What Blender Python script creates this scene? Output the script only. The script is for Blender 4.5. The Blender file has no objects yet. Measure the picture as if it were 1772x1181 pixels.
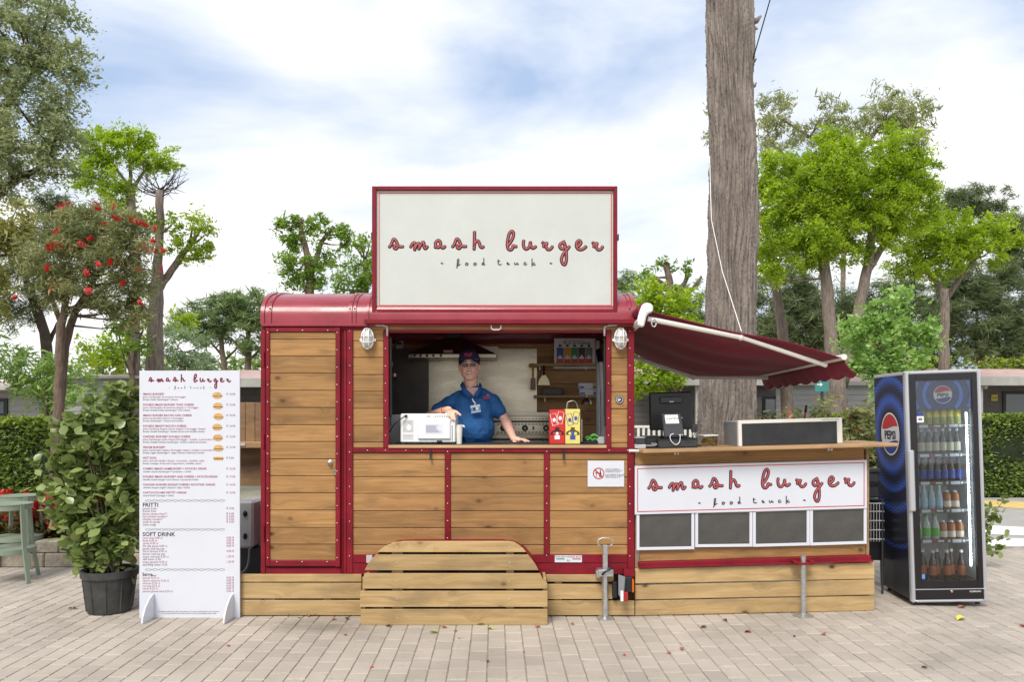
import bpy, math, random
import numpy as np
from mathutils import Vector, Matrix, Euler
R = math.radians
S = bpy.context.scene
C = S.collection
# ------------------------------------------------------------------ camera, sky, sun, exposure
F, H, D = 1330.0, 1.676, 6.333        # focal length in photo pixels, eye height, distance to the truck front (Y = 0)
HY = 714.0                            # horizon row of the photograph
cd = bpy.data.cameras.new('camera'); cam = bpy.data.objects.new('camera', cd); C.objects.link(cam)
cam.location = (0, -D, H); cam.rotation_euler = (R(90), 0, 0)
cd.sensor_width = 36; cd.lens = 36*F/1772; cd.shift_y = (HY-590.5)/1772; cd.clip_end = 3000; cd.clip_start = .05
S.camera = cam
SUN_EL, SUN_AZ = 51, 200              # azimuth: compass-like, 180 = behind the camera
w = bpy.data.worlds.new('World'); S.world = w; w.use_nodes = True
nt = w.node_tree; N = nt.nodes; L = nt.links
bg = N['Background']; bg.inputs[1].default_value = .1
sky = N.new('ShaderNodeTexSky'); sky.sky_type = 'NISHITA'; sky.sun_disc = False
sky.sun_elevation = R(SUN_EL); sky.sun_rotation = R(SUN_AZ); sky.air_density = 1.0; sky.dust_density = 1.2
tc = N.new('ShaderNodeTexCoord'); mp = N.new('ShaderNodeMapping'); mp.inputs['Scale'].default_value = (1.0, 1.0, 2.6)
mp.inputs['Location'].default_value = (.35, .1, .62)
n1 = N.new('ShaderNodeTexNoise'); n1.inputs['Scale'].default_value = 1.5; n1.inputs['Detail'].default_value = 7; n1.inputs['Roughness'].default_value = .5
n1.inputs['Distortion'].default_value = .3
cr = N.new('ShaderNodeValToRGB'); cr.color_ramp.elements[0].position = .39; cr.color_ramp.elements[1].position = .545
cr.color_ramp.elements[0].color = (.12, .12, .12, 1); cr.color_ramp.elements[1].color = (1, 1, 1, 1)
mx = N.new('ShaderNodeMixRGB'); mx.inputs[2].default_value = (8.8, 8.8, 8.8, 1)
L.new(tc.outputs['Generated'], mp.inputs[0]); L.new(mp.outputs[0], n1.inputs['Vector']); L.new(n1.outputs[0], cr.inputs[0])
bl = N.new('ShaderNodeMixRGB'); bl.inputs[0].default_value = .7; bl.inputs[2].default_value = (3.3, 4.7, 7.2, 1)
L.new(sky.outputs[0], bl.inputs[1])
L.new(cr.outputs[0], mx.inputs[0]); L.new(bl.outputs[0], mx.inputs[1]); L.new(mx.outputs[0], bg.inputs[0])
sl = bpy.data.lights.new('sun', 'SUN'); sl.energy = 2.5; sl.angle = R(24); sl.color = (1, .95, .87)
so = bpy.data.objects.new('sun', sl); C.objects.link(so); so.location = (-6, -10, 20)
az = R(SUN_AZ); el = R(SUN_EL)
sdir = Vector((math.sin(az)*math.cos(el), math.cos(az)*math.cos(el), math.sin(el)))   # towards the sun
so.rotation_euler = sdir.to_track_quat('Z', 'Y').to_euler()
S.view_settings.view_transform = 'Standard'; S.view_settings.look = 'None'; S.view_settings.exposure = 0.46
S.view_settings.gamma = 1; S.view_settings.use_curve_mapping = False
S.render.engine = 'CYCLES'; S.cycles.max_bounces = 8; S.cycles.transparent_max_bounces = 12

# ------------------------------------------------------------------ helpers
WL = {}                                # world location of every parent we make
def P(x, y, Y=0.0):
    d = Y+D
    return Vector(((x-886)*d/F, Y, H+(HY-y)*d/F))
def gnd(x, y):                         # point on the ground seen at a pixel
    d = F*H/(y-HY); return Vector(((x-886)*d/F, d-D, 0))
def ppm(Y): return F/(Y+D)
def tag(o, label=None, cat=None, group=None, kind=None):
    if label: o['label'] = label
    if cat: o['category'] = cat
    if group: o['group'] = group
    if kind: o['kind'] = kind
    return o
def thing(name, label, cat, loc=(0, 0, 0), rot=(0, 0, 0), group=None):
    o = bpy.data.objects.new(name, None); C.objects.link(o); o.location = loc; o.rotation_euler = rot
    o.empty_display_size = .1; WL[o] = Vector(loc)
    return tag(o, label, cat, group)
class MB:
    def __init__(s): s.v = []; s.f = []; s.m = []; s.i = 0
    def add(s, vs, fs):
        b = len(s.v); s.v += [tuple(v) for v in vs]; s.f += [tuple(b+k for k in f) for f in fs]; s.m += [s.i]*len(fs); return s
    def box(s, x0, x1, y0, y1, z0, z1):
        if x0 > x1: x0, x1 = x1, x0
        if y0 > y1: y0, y1 = y1, y0
        if z0 > z1: z0, z1 = z1, z0
        return s.hexa([(x0,y0,z0),(x1,y0,z0),(x1,y1,z0),(x0,y1,z0),(x0,y0,z1),(x1,y0,z1),(x1,y1,z1),(x0,y1,z1)])
    def hexa(s, v): return s.add(v, [(0,3,2,1),(4,5,6,7),(0,1,5,4),(1,2,6,5),(2,3,7,6),(3,0,4,7)])
    def pbox(s, x0, y0, x1, y1, Y, t):            # pixel rectangle on plane Y, thickness t backwards (+) or towards us (-)
        a = P(x0, y1, Y); b = P(x1, y0, Y); return s.box(a.x, b.x, Y, Y+t, a.z, b.z)
    def prism(s, pts, y0, y1):                     # polygon (x,z) extruded in y
        n = len(pts); a = [(p[0], y0, p[1]) for p in pts]; b = [(p[0], y1, p[1]) for p in pts]
        return s.add(a+b, [tuple(range(n)), tuple(range(2*n-1, n-1, -1))]+[(k, n+k, n+(k+1) % n, (k+1) % n) for k in range(n)])
    def tube(s, pts, rad, n=8, cap=True, flat=None):
        pts = [Vector(p) for p in pts]; m = len(pts)
        if not hasattr(rad, '__len__'): rad = [rad]*m
        vs = []; up = None
        for k, p in enumerate(pts):
            t = (pts[min(k+1, m-1)]-pts[max(k-1, 0)])
            if t.length < 1e-9: t = Vector((0, 0, 1))
            t.normalize()
            if flat is not None:
                u = t.cross(Vector(flat[0])); u.normalize(); v = Vector(flat[0])*flat[1]
            else:
                if up is None: up = Vector((0, 0, 1)) if abs(t.z) < .9 else Vector((0, 1, 0))
                u = t.cross(up)
                if u.length < 1e-6: u = t.cross(Vector((1, 0, 0)))
                u.normalize(); v = u.cross(t); up = v
            for j in range(n):
                a = 2*math.pi*j/n; vs.append(p+(u*math.cos(a)+v*math.sin(a))*rad[k])
        fs = [(k*n+j, k*n+(j+1) % n, (k+1)*n+(j+1) % n, (k+1)*n+j) for k in range(m-1) for j in range(n)]
        if cap: fs += [tuple(range(n-1, -1, -1)), tuple((m-1)*n+j for j in range(n))]
        return s.add(vs, fs)
    def lathe(s, prof, c=(0, 0, 0), n=16, axis='z'):
        vs = []
        for r, z in prof:
            for j in range(n):
                a = 2*math.pi*j/n; q = (r*math.cos(a), r*math.sin(a), z)
                if axis == 'y': q = (q[0], q[2], q[1])
                if axis == 'x': q = (q[2], q[0], q[1])
                vs.append((c[0]+q[0], c[1]+q[1], c[2]+q[2]))
        m = len(prof)
        fs = [(k*n+j, k*n+(j+1) % n, (k+1)*n+(j+1) % n, (k+1)*n+j) for k in range(m-1) for j in range(n)]
        fs += [tuple(range(n-1, -1, -1)), tuple((m-1)*n+j for j in range(n))]
        return s.add(vs, fs)
    def ell(s, c, r, n=14, m=9, rot=None):
        vs = []; c = Vector(c)
        for k in range(m+1):
            t = math.pi*k/m
            for j in range(n):
                a = 2*math.pi*j/n
                q = Vector((r[0]*math.sin(t)*math.cos(a), r[1]*math.sin(t)*math.sin(a), -r[2]*math.cos(t)))
                if rot: q = rot @ q
                vs.append(c+q)
        return s.add(vs, [(k*n+j, k*n+(j+1) % n, (k+1)*n+(j+1) % n, (k+1)*n+j) for k in range(m) for j in range(n)])
    def cap(s, a, ra, b, rb, n=12):                # closed tapered capsule
        a = Vector(a); b = Vector(b); t = b-a; l = t.length; t.normalize()
        u = t.orthogonal().normalized(); v = t.cross(u); vs = []; K = 5
        prof = [(-ra*math.cos(math.pi/2*k/K), ra*math.sin(math.pi/2*k/K)) for k in range(K+1)]
        prof += [(l+rb*math.sin(math.pi/2*k/K), rb*math.cos(math.pi/2*k/K)) for k in range(K+1)]
        for h, r in prof:
            for j in range(n):
                w_ = 2*math.pi*j/n; vs.append(a+t*h+(u*math.cos(w_)+v*math.sin(w_))*max(r, 1e-4))
        m = len(prof)
        return s.add(vs, [(k*n+j, k*n+(j+1) % n, (k+1)*n+(j+1) % n, (k+1)*n+j) for k in range(m-1) for j in range(n)]+[tuple(range(n-1, -1, -1)), tuple((m-1)*n+j for j in range(n))])
    def build(s, name, mats, parent=None, smooth=False, bevel=0, local=False, kind=None):
        me = bpy.data.meshes.new(name)
        off = Vector((0, 0, 0))
        if parent is not None and not local:
            q = parent
            while q is not None: off += WL.get(q, Vector((0, 0, 0))); q = q.parent
        me.from_pydata([(v[0]-off.x, v[1]-off.y, v[2]-off.z) for v in s.v], [], s.f)
        if not isinstance(mats, (list, tuple)): mats = [mats]
        for m_ in mats: me.materials.append(m_)
        if len(mats) > 1: me.polygons.foreach_set('material_index', s.m)
        if smooth: me.polygons.foreach_set('use_smooth', [True]*len(s.f))
        if smooth == 'auto':
            me.set_sharp_from_angle(angle=R(40))
        me.update()
        o = bpy.data.objects.new(name, me); C.objects.link(o)
        if parent is not None: o.parent = parent
        if bevel:
            b = o.modifiers.new('bevel', 'BEVEL'); b.width = bevel; b.segments = 1; b.limit_method = 'ANGLE'
        if kind: o['kind'] = kind
        return o
def B(*a): return MB().box(*a)
def PB(*a): return MB().pbox(*a)

def quadmesh(name, V, Fc, mat_, var=None, parent=None, smooth=False):   # numpy mesh, all faces quads
    me = bpy.data.meshes.new(name); nv = len(V); nf = len(Fc); k = Fc.shape[1]
    me.vertices.add(nv); me.vertices.foreach_set('co', np.ascontiguousarray(V, dtype=np.float32).ravel())
    me.loops.add(nf*k); me.loops.foreach_set('vertex_index', Fc.astype(np.int32).ravel())
    me.polygons.add(nf); me.polygons.foreach_set('loop_start', np.arange(0, nf*k, k, dtype=np.int32))
    me.polygons.foreach_set('loop_total', np.full(nf, k, dtype=np.int32))
    me.polygons.foreach_set('use_smooth', np.full(nf, bool(smooth)))
    if var is not None:
        at = me.attributes.new('var', 'FLOAT', 'FACE'); at.data.foreach_set('value', var.astype(np.float32))
    me.materials.append(mat_); me.update(); me.validate()
    o = bpy.data.objects.new(name, me); C.objects.link(o)
    if parent is not None: o.parent = parent
    return o

# ------------------------------------------------------------------ materials
def mat(name, col, rough=.5, metal=0., var=0., vs=6., bump=0., bs=60., spec=.5, coat=0., emit=0., alpha=1., stretch=(1, 1, 1), rv=0.):
    m = bpy.data.materials.new(name); m.use_nodes = True; t = m.node_tree; p = t.nodes['Principled BSDF']
    p.inputs['Base Color'].default_value = (*col, 1); p.inputs['Roughness'].default_value = rough; p.inputs['Metallic'].default_value = metal
    p.inputs['Specular IOR Level'].default_value = spec; p.inputs['Coat Weight'].default_value = coat; p.inputs['Alpha'].default_value = alpha
    if emit: p.inputs['Emission Color'].default_value = (*col, 1); p.inputs['Emission Strength'].default_value = emit
    if var or bump or rv:
        c = t.nodes.new('ShaderNodeTexCoord'); q = t.nodes.new('ShaderNodeMapping'); q.inputs['Scale'].default_value = stretch
        t.links.new(c.outputs['Object'], q.inputs[0])
    if var or rv:
        n = t.nodes.new('ShaderNodeTexNoise'); n.inputs['Scale'].default_value = vs; n.inputs['Detail'].default_value = 6; n.inputs['Roughness'].default_value = .65
        t.links.new(q.outputs[0], n.inputs['Vector'])
        if var:
            r = t.nodes.new('ShaderNodeValToRGB'); r.color_ramp.elements[0].position = .3; r.color_ramp.elements[1].position = .7
            r.color_ramp.elements[0].color = (*[x*(1-var) for x in col], 1); r.color_ramp.elements[1].color = (*[min(1, x*(1+var)) for x in col], 1)
            t.links.new(n.outputs[0], r.inputs[0]); t.links.new(r.outputs[0], p.inputs['Base Color'])
        if rv:
            a = t.nodes.new('ShaderNodeMapRange'); a.inputs[3].default_value = max(.05, rough-rv); a.inputs[4].default_value = min(1, rough+rv)
            a.inputs[1].default_value = .3; a.inputs[2].default_value = .7
            t.links.new(n.outputs[0], a.inputs[0]); t.links.new(a.outputs[0], p.inputs['Roughness'])
    if bump:
        n = t.nodes.new('ShaderNodeTexNoise'); n.inputs['Scale'].default_value = bs; n.inputs['Detail'].default_value = 5
        t.links.new(q.outputs[0], n.inputs['Vector'])
        b = t.nodes.new('ShaderNodeBump'); b.inputs['Strength'].default_value = bump; b.inputs['Distance'].default_value = .02
        t.links.new(n.outputs[0], b.inputs['Height']); t.links.new(b.outputs[0], p.inputs['Normal'])
    return m
def srgb(r, g, b): return tuple(((x/255)/12.92 if x < 11 else ((x/255+.055)/1.055)**2.4) for x in (r, g, b))

def wood(name, dark, light, knot=(.07, .035, .015), gscale=26., rough=.62, knots=1.0, grey=0.):
    m = bpy.data.materials.new(name); m.use_nodes = True; t = m.node_tree; n = t.nodes; l = t.links; p = n['Principled BSDF']
    p.inputs['Roughness'].default_value = rough; p.inputs['Specular IOR Level'].default_value = .3
    tc = n.new('ShaderNodeTexCoord'); oi = n.new('ShaderNodeObjectInfo')
    rnd = n.new('ShaderNodeVectorMath'); rnd.operation = 'MULTIPLY_ADD'; rnd.inputs[1].default_value = (37, 11, 53)
    l.new(oi.outputs['Random'], rnd.inputs[0]); l.new(tc.outputs['Object'], rnd.inputs[2])
    k = n.new('ShaderNodeMapping'); k.inputs['Scale'].default_value = (3.6, 3, 5.6); l.new(rnd.outputs[0], k.inputs[0])
    vo = n.new('ShaderNodeTexVoronoi'); vo.inputs['Scale'].default_value = 1.15; vo.inputs['Randomness'].default_value = 1; l.new(k.outputs[0], vo.inputs['Vector'])
    # bend the grain around knots
    ex = n.new('ShaderNodeMath'); ex.operation = 'MULTIPLY'; ex.inputs[1].default_value = -7; l.new(vo.outputs['Distance'], ex.inputs[0])
    e2 = n.new('ShaderNodeMath'); e2.operation = 'EXPONENT'; l.new(ex.outputs[0], e2.inputs[0])
    g = n.new('ShaderNodeMapping'); g.inputs['Scale'].default_value = (1.1, 6, gscale); l.new(rnd.outputs[0], g.inputs[0])
    ad = n.new('ShaderNodeVectorMath'); ad.operation = 'MULTIPLY_ADD'; ad.inputs[1].default_value = (.6, 0, 3.0)
    l.new(e2.outputs[0], ad.inputs[0]); l.new(g.outputs[0], ad.inputs[2])
    no = n.new('ShaderNodeTexNoise'); no.inputs['Scale'].default_value = 1.6; no.inputs['Detail'].default_value = 7; no.inputs['Roughness'].default_value = .62; no.inputs['Distortion'].default_value = .6
    l.new(ad.outputs[0], no.inputs['Vector'])
    r = n.new('ShaderNodeValToRGB'); e = r.color_ramp.elements; e[0].position = .28; e[1].position = .68
    e[0].color = (*dark, 1); e[1].color = (*light, 1); l.new(no.outputs[0], r.inputs[0])
    # big soft patches (weathering)
    n2 = n.new('ShaderNodeTexNoise'); n2.inputs['Scale'].default_value = 3.2; n2.inputs['Detail'].default_value = 4
    m2 = n.new('ShaderNodeMapping'); m2.inputs['Scale'].default_value = (.8, 1, 2.2); l.new(rnd.outputs[0], m2.inputs[0]); l.new(m2.outputs[0], n2.inputs['Vector'])
    r2 = n.new('ShaderNodeMapRange'); r2.inputs[1].default_value = .52; r2.inputs[2].default_value = .76; r2.inputs[4].default_value = .62; l.new(n2.outputs[0], r2.inputs[0])
    x1 = n.new('ShaderNodeMixRGB'); x1.inputs[2].default_value = (dark[0]*.55, dark[1]*.62, dark[2]*.8, 1); l.new(r2.outputs[0], x1.inputs[0]); l.new(r.outputs[0], x1.inputs[1])
    # dark smudges spreading from the knots
    sm = n.new('ShaderNodeMapRange'); sm.inputs[1].default_value = .55; sm.inputs[2].default_value = .05; sm.inputs[4].default_value = .55; l.new(vo.outputs['Distance'], sm.inputs[0])
    wn0 = n.new('ShaderNodeTexWhiteNoise'); l.new(vo.outputs['Color'], wn0.inputs['Vector'])
    sg0 = n.new('ShaderNodeMath'); sg0.operation = 'MULTIPLY'; l.new(sm.outputs[0], sg0.inputs[0]); l.new(wn0.outputs['Value'], sg0.inputs[1])
    sg1 = n.new('ShaderNodeMath'); sg1.operation = 'MULTIPLY'; sg1.inputs[1].default_value = 1.5; l.new(sg0.outputs[0], sg1.inputs[0]); sg2 = n.new('ShaderNodeMath'); sg2.operation = 'MULTIPLY'; l.new(sg1.outputs[0], sg2.inputs[0]); l.new(no.outputs[0], sg2.inputs[1])
    x1b = n.new('ShaderNodeMixRGB'); x1b.inputs[2].default_value = (dark[0]*.45, dark[1]*.45, dark[2]*.5, 1); l.new(sg2.outputs[0], x1b.inputs[0]); l.new(x1.outputs[0], x1b.inputs[1]); x1 = x1b
    # knots
    r3 = n.new('ShaderNodeValToRGB'); q = r3.color_ramp.elements; q[0].position = .04; q[1].position = .16
    q[0].color = (knots, knots, knots, 1); q[1].color = (0, 0, 0, 1); l.new(vo.outputs['Distance'], r3.inputs[0])
    wn = n.new('ShaderNodeTexWhiteNoise'); l.new(vo.outputs['Color'], wn.inputs['Vector'])
    gt = n.new('ShaderNodeMath'); gt.operation = 'GREATER_THAN'; gt.inputs[1].default_value = .5; l.new(wn.outputs['Value'], gt.inputs[0])
    ml = n.new('ShaderNodeMath'); ml.operation = 'MULTIPLY'; l.new(gt.outputs[0], ml.inputs[0]); l.new(r3.outputs[0], ml.inputs[1])
    x2 = n.new('ShaderNodeMixRGB'); x2.inputs[2].default_value = (*knot, 1); l.new(ml.outputs[0], x2.inputs[0]); l.new(x1.outputs[0], x2.inputs[1])
    hs = n.new('ShaderNodeHueSaturation'); vr = n.new('ShaderNodeMapRange'); vr.inputs[3].default_value = .84; vr.inputs[4].default_value = 1.14
    l.new(oi.outputs['Random'], vr.inputs[0]); l.new(vr.outputs[0], hs.inputs['Value']); l.new(x2.outputs[0], hs.inputs['Color']); l.new(hs.outputs[0], p.inputs['Base Color'])
    b = n.new('ShaderNodeBump'); b.inputs['Strength'].default_value = .25; b.inputs['Distance'].default_value = .006; l.new(no.outputs[0], b.inputs['Height']); l.new(b.outputs[0], p.inputs['Normal'])
    return m
def leafmat(name, c1, c2, tr=.35, rough=.45, spec=.35, c3=None):
    m = bpy.data.materials.new(name); m.use_nodes = True; t = m.node_tree; n = t.nodes; l = t.links; p = n['Principled BSDF']
    p.inputs['Roughness'].default_value = rough; p.inputs['Specular IOR Level'].default_value = spec
    a = n.new('ShaderNodeAttribute'); a.attribute_name = 'var'
    r = n.new('ShaderNodeValToRGB'); e = r.color_ramp.elements; e[0].position = .0; e[1].position = .9; e[0].color = (*c1, 1); e[1].color = (*c2, 1)
    if c3: q = e.new(.96); q.color = (*c3, 1)
    l.new(a.outputs['Fac'], r.inputs[0]); l.new(r.outputs[0], p.inputs['Base Color'])
    tl = n.new('ShaderNodeBsdfTranslucent'); hs = n.new('ShaderNodeHueSaturation'); hs.inputs['Value'].default_value = 1.85; hs.inputs['Saturation'].default_value = 1.1
    l.new(r.outputs[0], hs.inputs['Color']); l.new(hs.outputs[0], tl.inputs['Color'])
    ms = n.new('ShaderNodeMixShader'); ms.inputs[0].default_value = tr; l.new(p.outputs[0], ms.inputs[1]); l.new(tl.outputs[0], ms.inputs[2])
    l.new(ms.outputs[0], n['Material Output'].inputs[0]); return m
def glass(name, tint=(1, 1, 1), refl=.1, rough=.02):
    m = bpy.data.materials.new(name); m.use_nodes = True; t = m.node_tree; n = t.nodes; l = t.links; n.remove(n['Principled BSDF'])
    a = n.new('ShaderNodeBsdfTransparent'); a.inputs[0].default_value = (*tint, 1); g = n.new('ShaderNodeBsdfGlossy'); g.inputs['Roughness'].default_value = rough
    fr = n.new('ShaderNodeFresnel'); fr.inputs[0].default_value = 1.5
    ad = n.new('ShaderNodeMath'); ad.operation = 'ADD'; ad.inputs[1].default_value = refl-.04; l.new(fr.outputs[0], ad.inputs[0])
    x = n.new('ShaderNodeMixShader'); l.new(ad.outputs[0], x.inputs[0]); l.new(a.outputs[0], x.inputs[1]); l.new(g.outputs[0], x.inputs[2])
    l.new(x.outputs[0], n['Material Output'].inputs[0]); return m

M = {}
M['red'] = mat('red_paint', (.185, .005, .014), .5, var=.28, vs=5, rv=.1, spec=.3)
M['roofred'] = mat('roof_red', (.27, .022, .036), .34, var=.15, vs=2.5, rv=.1, coat=.2, bump=.06, bs=3)
M['plank'] = wood('stained_plank', (.255, .130, .045), (.425, .235, .090))
M['skirt'] = wood('pale_plank', (.33, .213, .090), (.51, .355, .17), gscale=20)
M['inwood'] = wood('inner_plank', (.34, .19, .08), (.50, .30, .135), gscale=24)
M['counter'] = wood('counter_wood', (.36, .21, .10), (.50, .32, .17), knots=.2)
M['oldwood'] = wood('old_wood', (.20, .12, .06), (.32, .20, .11), knots=.4)
M['white'] = mat('white_paint', (.78, .78, .78), .4, var=.04, vs=3)
M['board'] = mat('board_white', (.62, .64, .70), .35, var=.03, vs=2, bump=.03, bs=2.5)
M['signwhite'] = mat('sign_panel', (.545, .565, .53), .28, var=.05, vs=2.2, bump=.04, bs=2)
M['ivory'] = mat('awning_white', (.72, .70, .64), .45, var=.06, vs=8)
M['black'] = mat('black_plastic', (.012, .012, .013), .42, var=.2, vs=9)
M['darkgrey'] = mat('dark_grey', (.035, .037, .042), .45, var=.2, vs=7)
M['slate'] = mat('chalk_slate', (.022, .024, .027), .6, var=.45, vs=5)
M['screen'] = mat('screen_film', (.075, .072, .068), .32, var=.25, vs=3, bump=.35, bs=3.2)
M['grey'] = mat('mid_grey', (.22, .23, .24), .5, var=.12, vs=7)
M['lightgrey'] = mat('light_grey', (.5, .51, .52), .45, var=.08, vs=7)
M['steel'] = mat('brushed_steel', (.43, .385, .30), .30, 1, var=.14, vs=3, bump=.05, bs=3, stretch=(1, 1, 3), rv=.08)
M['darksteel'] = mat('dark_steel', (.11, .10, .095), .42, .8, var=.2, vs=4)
M['galv'] = mat('galvanised', (.52, .53, .53), .4, .85, var=.2, vs=30)
M['hood'] = mat('hood_brown', (.035, .018, .02), .4, var=.2)
M['screw'] = mat('screw_zinc', (.75, .73, .70), .3, .7)
M['ink'] = mat('ink_dark', (.012, .010, .03), .5)
M['inkbrown'] = mat('ink_brown', (.03, .010, .018), .5)
M['letred'] = mat('letter_red', (.46, .075, .075), .5)
M['wine'] = mat('ink_wine', (.20, .012, .05), .5)
M['linered'] = mat('line_red', (.50, .035, .03), .45)
M['txtred'] = mat('text_red', (.36, .07, .11), .6)
M['txtgrey'] = mat('text_grey', (.11, .11, .13), .6)
M['awn'] = mat('awning_cloth', (.20, .013, .035), .75, var=.14, vs=2.5, bump=.05, bs=300)
M['rubber'] = mat('rubber', (.02, .02, .02), .8, var=.2)
M['pot'] = mat('plastic_pot', (.045, .047, .045), .6, var=.45, vs=9, bump=.1, bs=20)
M['sage'] = mat('sage_metal', (.22, .27, .20), .4, var=.06)
M['bark'] = mat('grey_bark', (.21, .165, .135), .9, var=.5, vs=9, bump=1.0, bs=14, stretch=(3, 3, .45))
M['bark2'] = mat('brown_bark', (.15, .105, .075), .9, var=.4, vs=10, bump=.9, bs=18, stretch=(2, 2, .6))
M['darkbark'] = mat('dark_bark', (.07, .05, .038), .9, var=.4, vs=10, bump=.6, bs=18)
M['stone'] = mat('kerb_stone', (.27, .235, .19), .9, var=.35, vs=8, bump=.6, bs=30)
M['soil'] = mat('soil', (.05, .035, .022), .95, var=.4, vs=12, bump=.5, bs=30)
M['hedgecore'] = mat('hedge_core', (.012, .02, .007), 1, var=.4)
M['skin'] = mat('skin', (.80, .47, .36), .5, var=.16, vs=26, spec=.35)
M['blue'] = mat('polo_blue', (.018, .115, .33), .8, var=.12, vs=9, bump=.25, bs=9)
M['navy'] = mat('cap_navy', (.016, .016, .062), .75, var=.15)
M['glassy'] = glass('clear_glass', (.95, .97, .97), .05)
M['led'] = mat('led', (.85, .93, 1), .5, emit=45)

# ------------------------------------------------------------------ lettering: traced pen strokes (photo pixels of the big sign)
def zo(ox, pts): return [(ox+x*.11287, 390+y*.11287) for x, y in pts]
s_ = [(120,335),(150,300),(172,240),(187,213),(214,228),(240,275),(250,325),(225,360),(195,345),(205,315),(240,308),(285,328),(332,328)]
r_ = [[(715,330),(716,290),(698,262)], [(698,262),(730,284),(766,274),(750,318),(768,362),(802,374),(835,350),(850,325)]]
BIG = [zo(660, s_), zo(660, [(448,335),(475,285),(505,268),(516,300),(510,382)]), zo(660, [(512,372),(535,310),(565,276),(580,300),(575,368)]),
       zo(660, [(577,360),(605,300),(638,258),(652,285),(655,335),(678,358),(706,325)]),
       zo(660, [(818,338),(838,325),(828,275),(865,232),(902,256),(903,310),(872,342),(838,325)]), zo(660, [(903,295),(922,336),(950,347),(976,322)]),
       zo(660, [(x+968, y-4) for x, y in s_]), zo(660, [(1428,100),(1426,230),(1422,370)]), zo(660, [(1424,315),(1440,258),(1474,238),(1500,270),(1515,322),(1543,342),(1566,325)]),
       zo(860, [(165,312),(210,255),(246,185),(253,118),(226,90),(190,128),(168,210),(158,300),(172,360),(208,378),(240,352),(248,312),(272,326),(300,325)]),
       zo(860, [(410,235),(404,290),(420,348),(458,364),(498,325),(512,260)]), zo(860, [(512,258),(522,322),(552,352),(596,325)]),
       zo(860, r_[0]), zo(860, r_[1]),
       zo(860, [(1042,310),(1015,270),(975,284),(962,325),(990,362),(1028,348),(1044,305)]),
       zo(860, [(1020,245),(1048,320),(1062,420),(1062,540),(1040,604),(1004,584),(988,525),(1012,452),(1060,388),(1110,326)]),
       zo(860, [(1228,330),(1268,304),(1288,262),(1258,234),(1226,262),(1218,320),(1244,364),(1290,374),(1338,352),(1366,325)]),
       zo(860, [(x+770, y+3) for x, y in r_[0]]), zo(860, [(x+770, y+3) for x, y in r_[1]])]
o_ = [(1312,575),(1292,585),(1294,610),(1316,612),(1322,590),(1310,577),(1336,594)]
ti = [(910,586),(924,577),(934,590),(946,579)]
SMALL = [zo(660, ti), zo(660, [(1152,658),(1166,615),(1188,548),(1182,520),(1166,532),(1164,585),(1158,650)]), zo(660, [(1160,622),(1185,612),(1212,594)]),
         zo(660, o_), zo(660, [(x+127, y) for x, y in o_]), zo(660, [(1566,578),(1546,584),(1546,604),(1566,600),(1570,560),(1568,502)]), zo(660, [(1570,560),(1572,600),(1592,600)]),
         zo(860, [(20,525),(18,580),(32,604),(70,598)]), zo(860, [(6,553),(46,549)]), zo(860, [(156,604),(160,584),(148,570)]), zo(860, [(148,570),(172,578),(172,602),(196,594)]),
         zo(860, [(270,570),(270,596),(290,602),(310,572)]), zo(860, [(310,572),(316,600),(336,598)]), zo(860, [(446,574),(422,572),(414,596),(432,607),(460,592)]),
         zo(860, [(538,508),(538,632)]), zo(860, [(538,602),(576,570)]), zo(860, [(552,590),(568,610),(592,600)]), zo(860, [(x-102, y) for x, y in ti])]
def smooth_pts(p, k=4):
    p = [Vector(q) for q in p]; out = []
    for i in range(len(p)-1):
        a, b, c, d = p[max(i-1, 0)], p[i], p[i+1], p[min(i+2, len(p)-1)]
        for j in range(k):
            t = j/k; out.append(.5*((2*b)+(c-a)*t+(2*a-5*b+4*c-d)*t*t+(3*b-a-3*c+d)*t**3))
    return out+[p[-1]]
def script_lettering(parent, fn, nrm, sc, layers, small):
    """fn maps sign pixels to the surface; layers = (material, radius, lift)"""
    for grp in ((0,), (1, 2, 3), (4, 5), (6,), (7, 8), (9,), (10, 11), (12, 13), (14, 15), (16,), (17, 18)):
        top_ = parent
        for li, (m_, rad, lift) in enumerate(layers):
            mb = MB()
            for st in (BIG[g] for g in grp):
                q = [fn(v.x, v.y)+Vector(nrm)*lift for v in smooth_pts(st)]
                e0 = q[0]+(q[0]-q[1]).normalized()*rad*.6; e1 = q[-1]+(q[-1]-q[-2]).normalized()*rad*.6
                mb.tube([e0]+q+[e1], [rad*.6]+[rad]*len(q)+[rad*.6], 6, flat=(nrm, .25))
            top_ = mb.build('letter' if li == 0 else 'letter_fill', m_, top_, smooth=True)
    mb = MB()
    for st in SMALL:
        q = [fn(v.x, v.y)+Vector(nrm)*.001 for v in smooth_pts(st, 3)]; mb.tube(q, small[1], 5, flat=(nrm, .3))
    mb.build('small_lettering', small[0], parent, kind='stuff')
def text_into(mb, body, size, pos, ux=(1, 0, 0), uz=(0, 0, 1), align='LEFT', shear=0., bold=0., sx=1.):
    cu = bpy.data.curves.new('text', 'FONT'); cu.body = body; cu.size = size; cu.resolution_u = 2; cu.align_x = align; cu.shear = shear; cu.offset = bold
    o = bpy.data.objects.new('text', cu); me = o.to_mesh()
    ux = Vector(ux); uz = Vector(uz); pos = Vector(pos)
    mb.add([pos+ux*(v.co.x*sx)+uz*v.co.y for v in me.vertices], [tuple(p.vertices) for p in me.polygons])
    o.to_mesh_clear(); bpy.data.objects.remove(o); bpy.data.curves.remove(cu)

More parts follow.
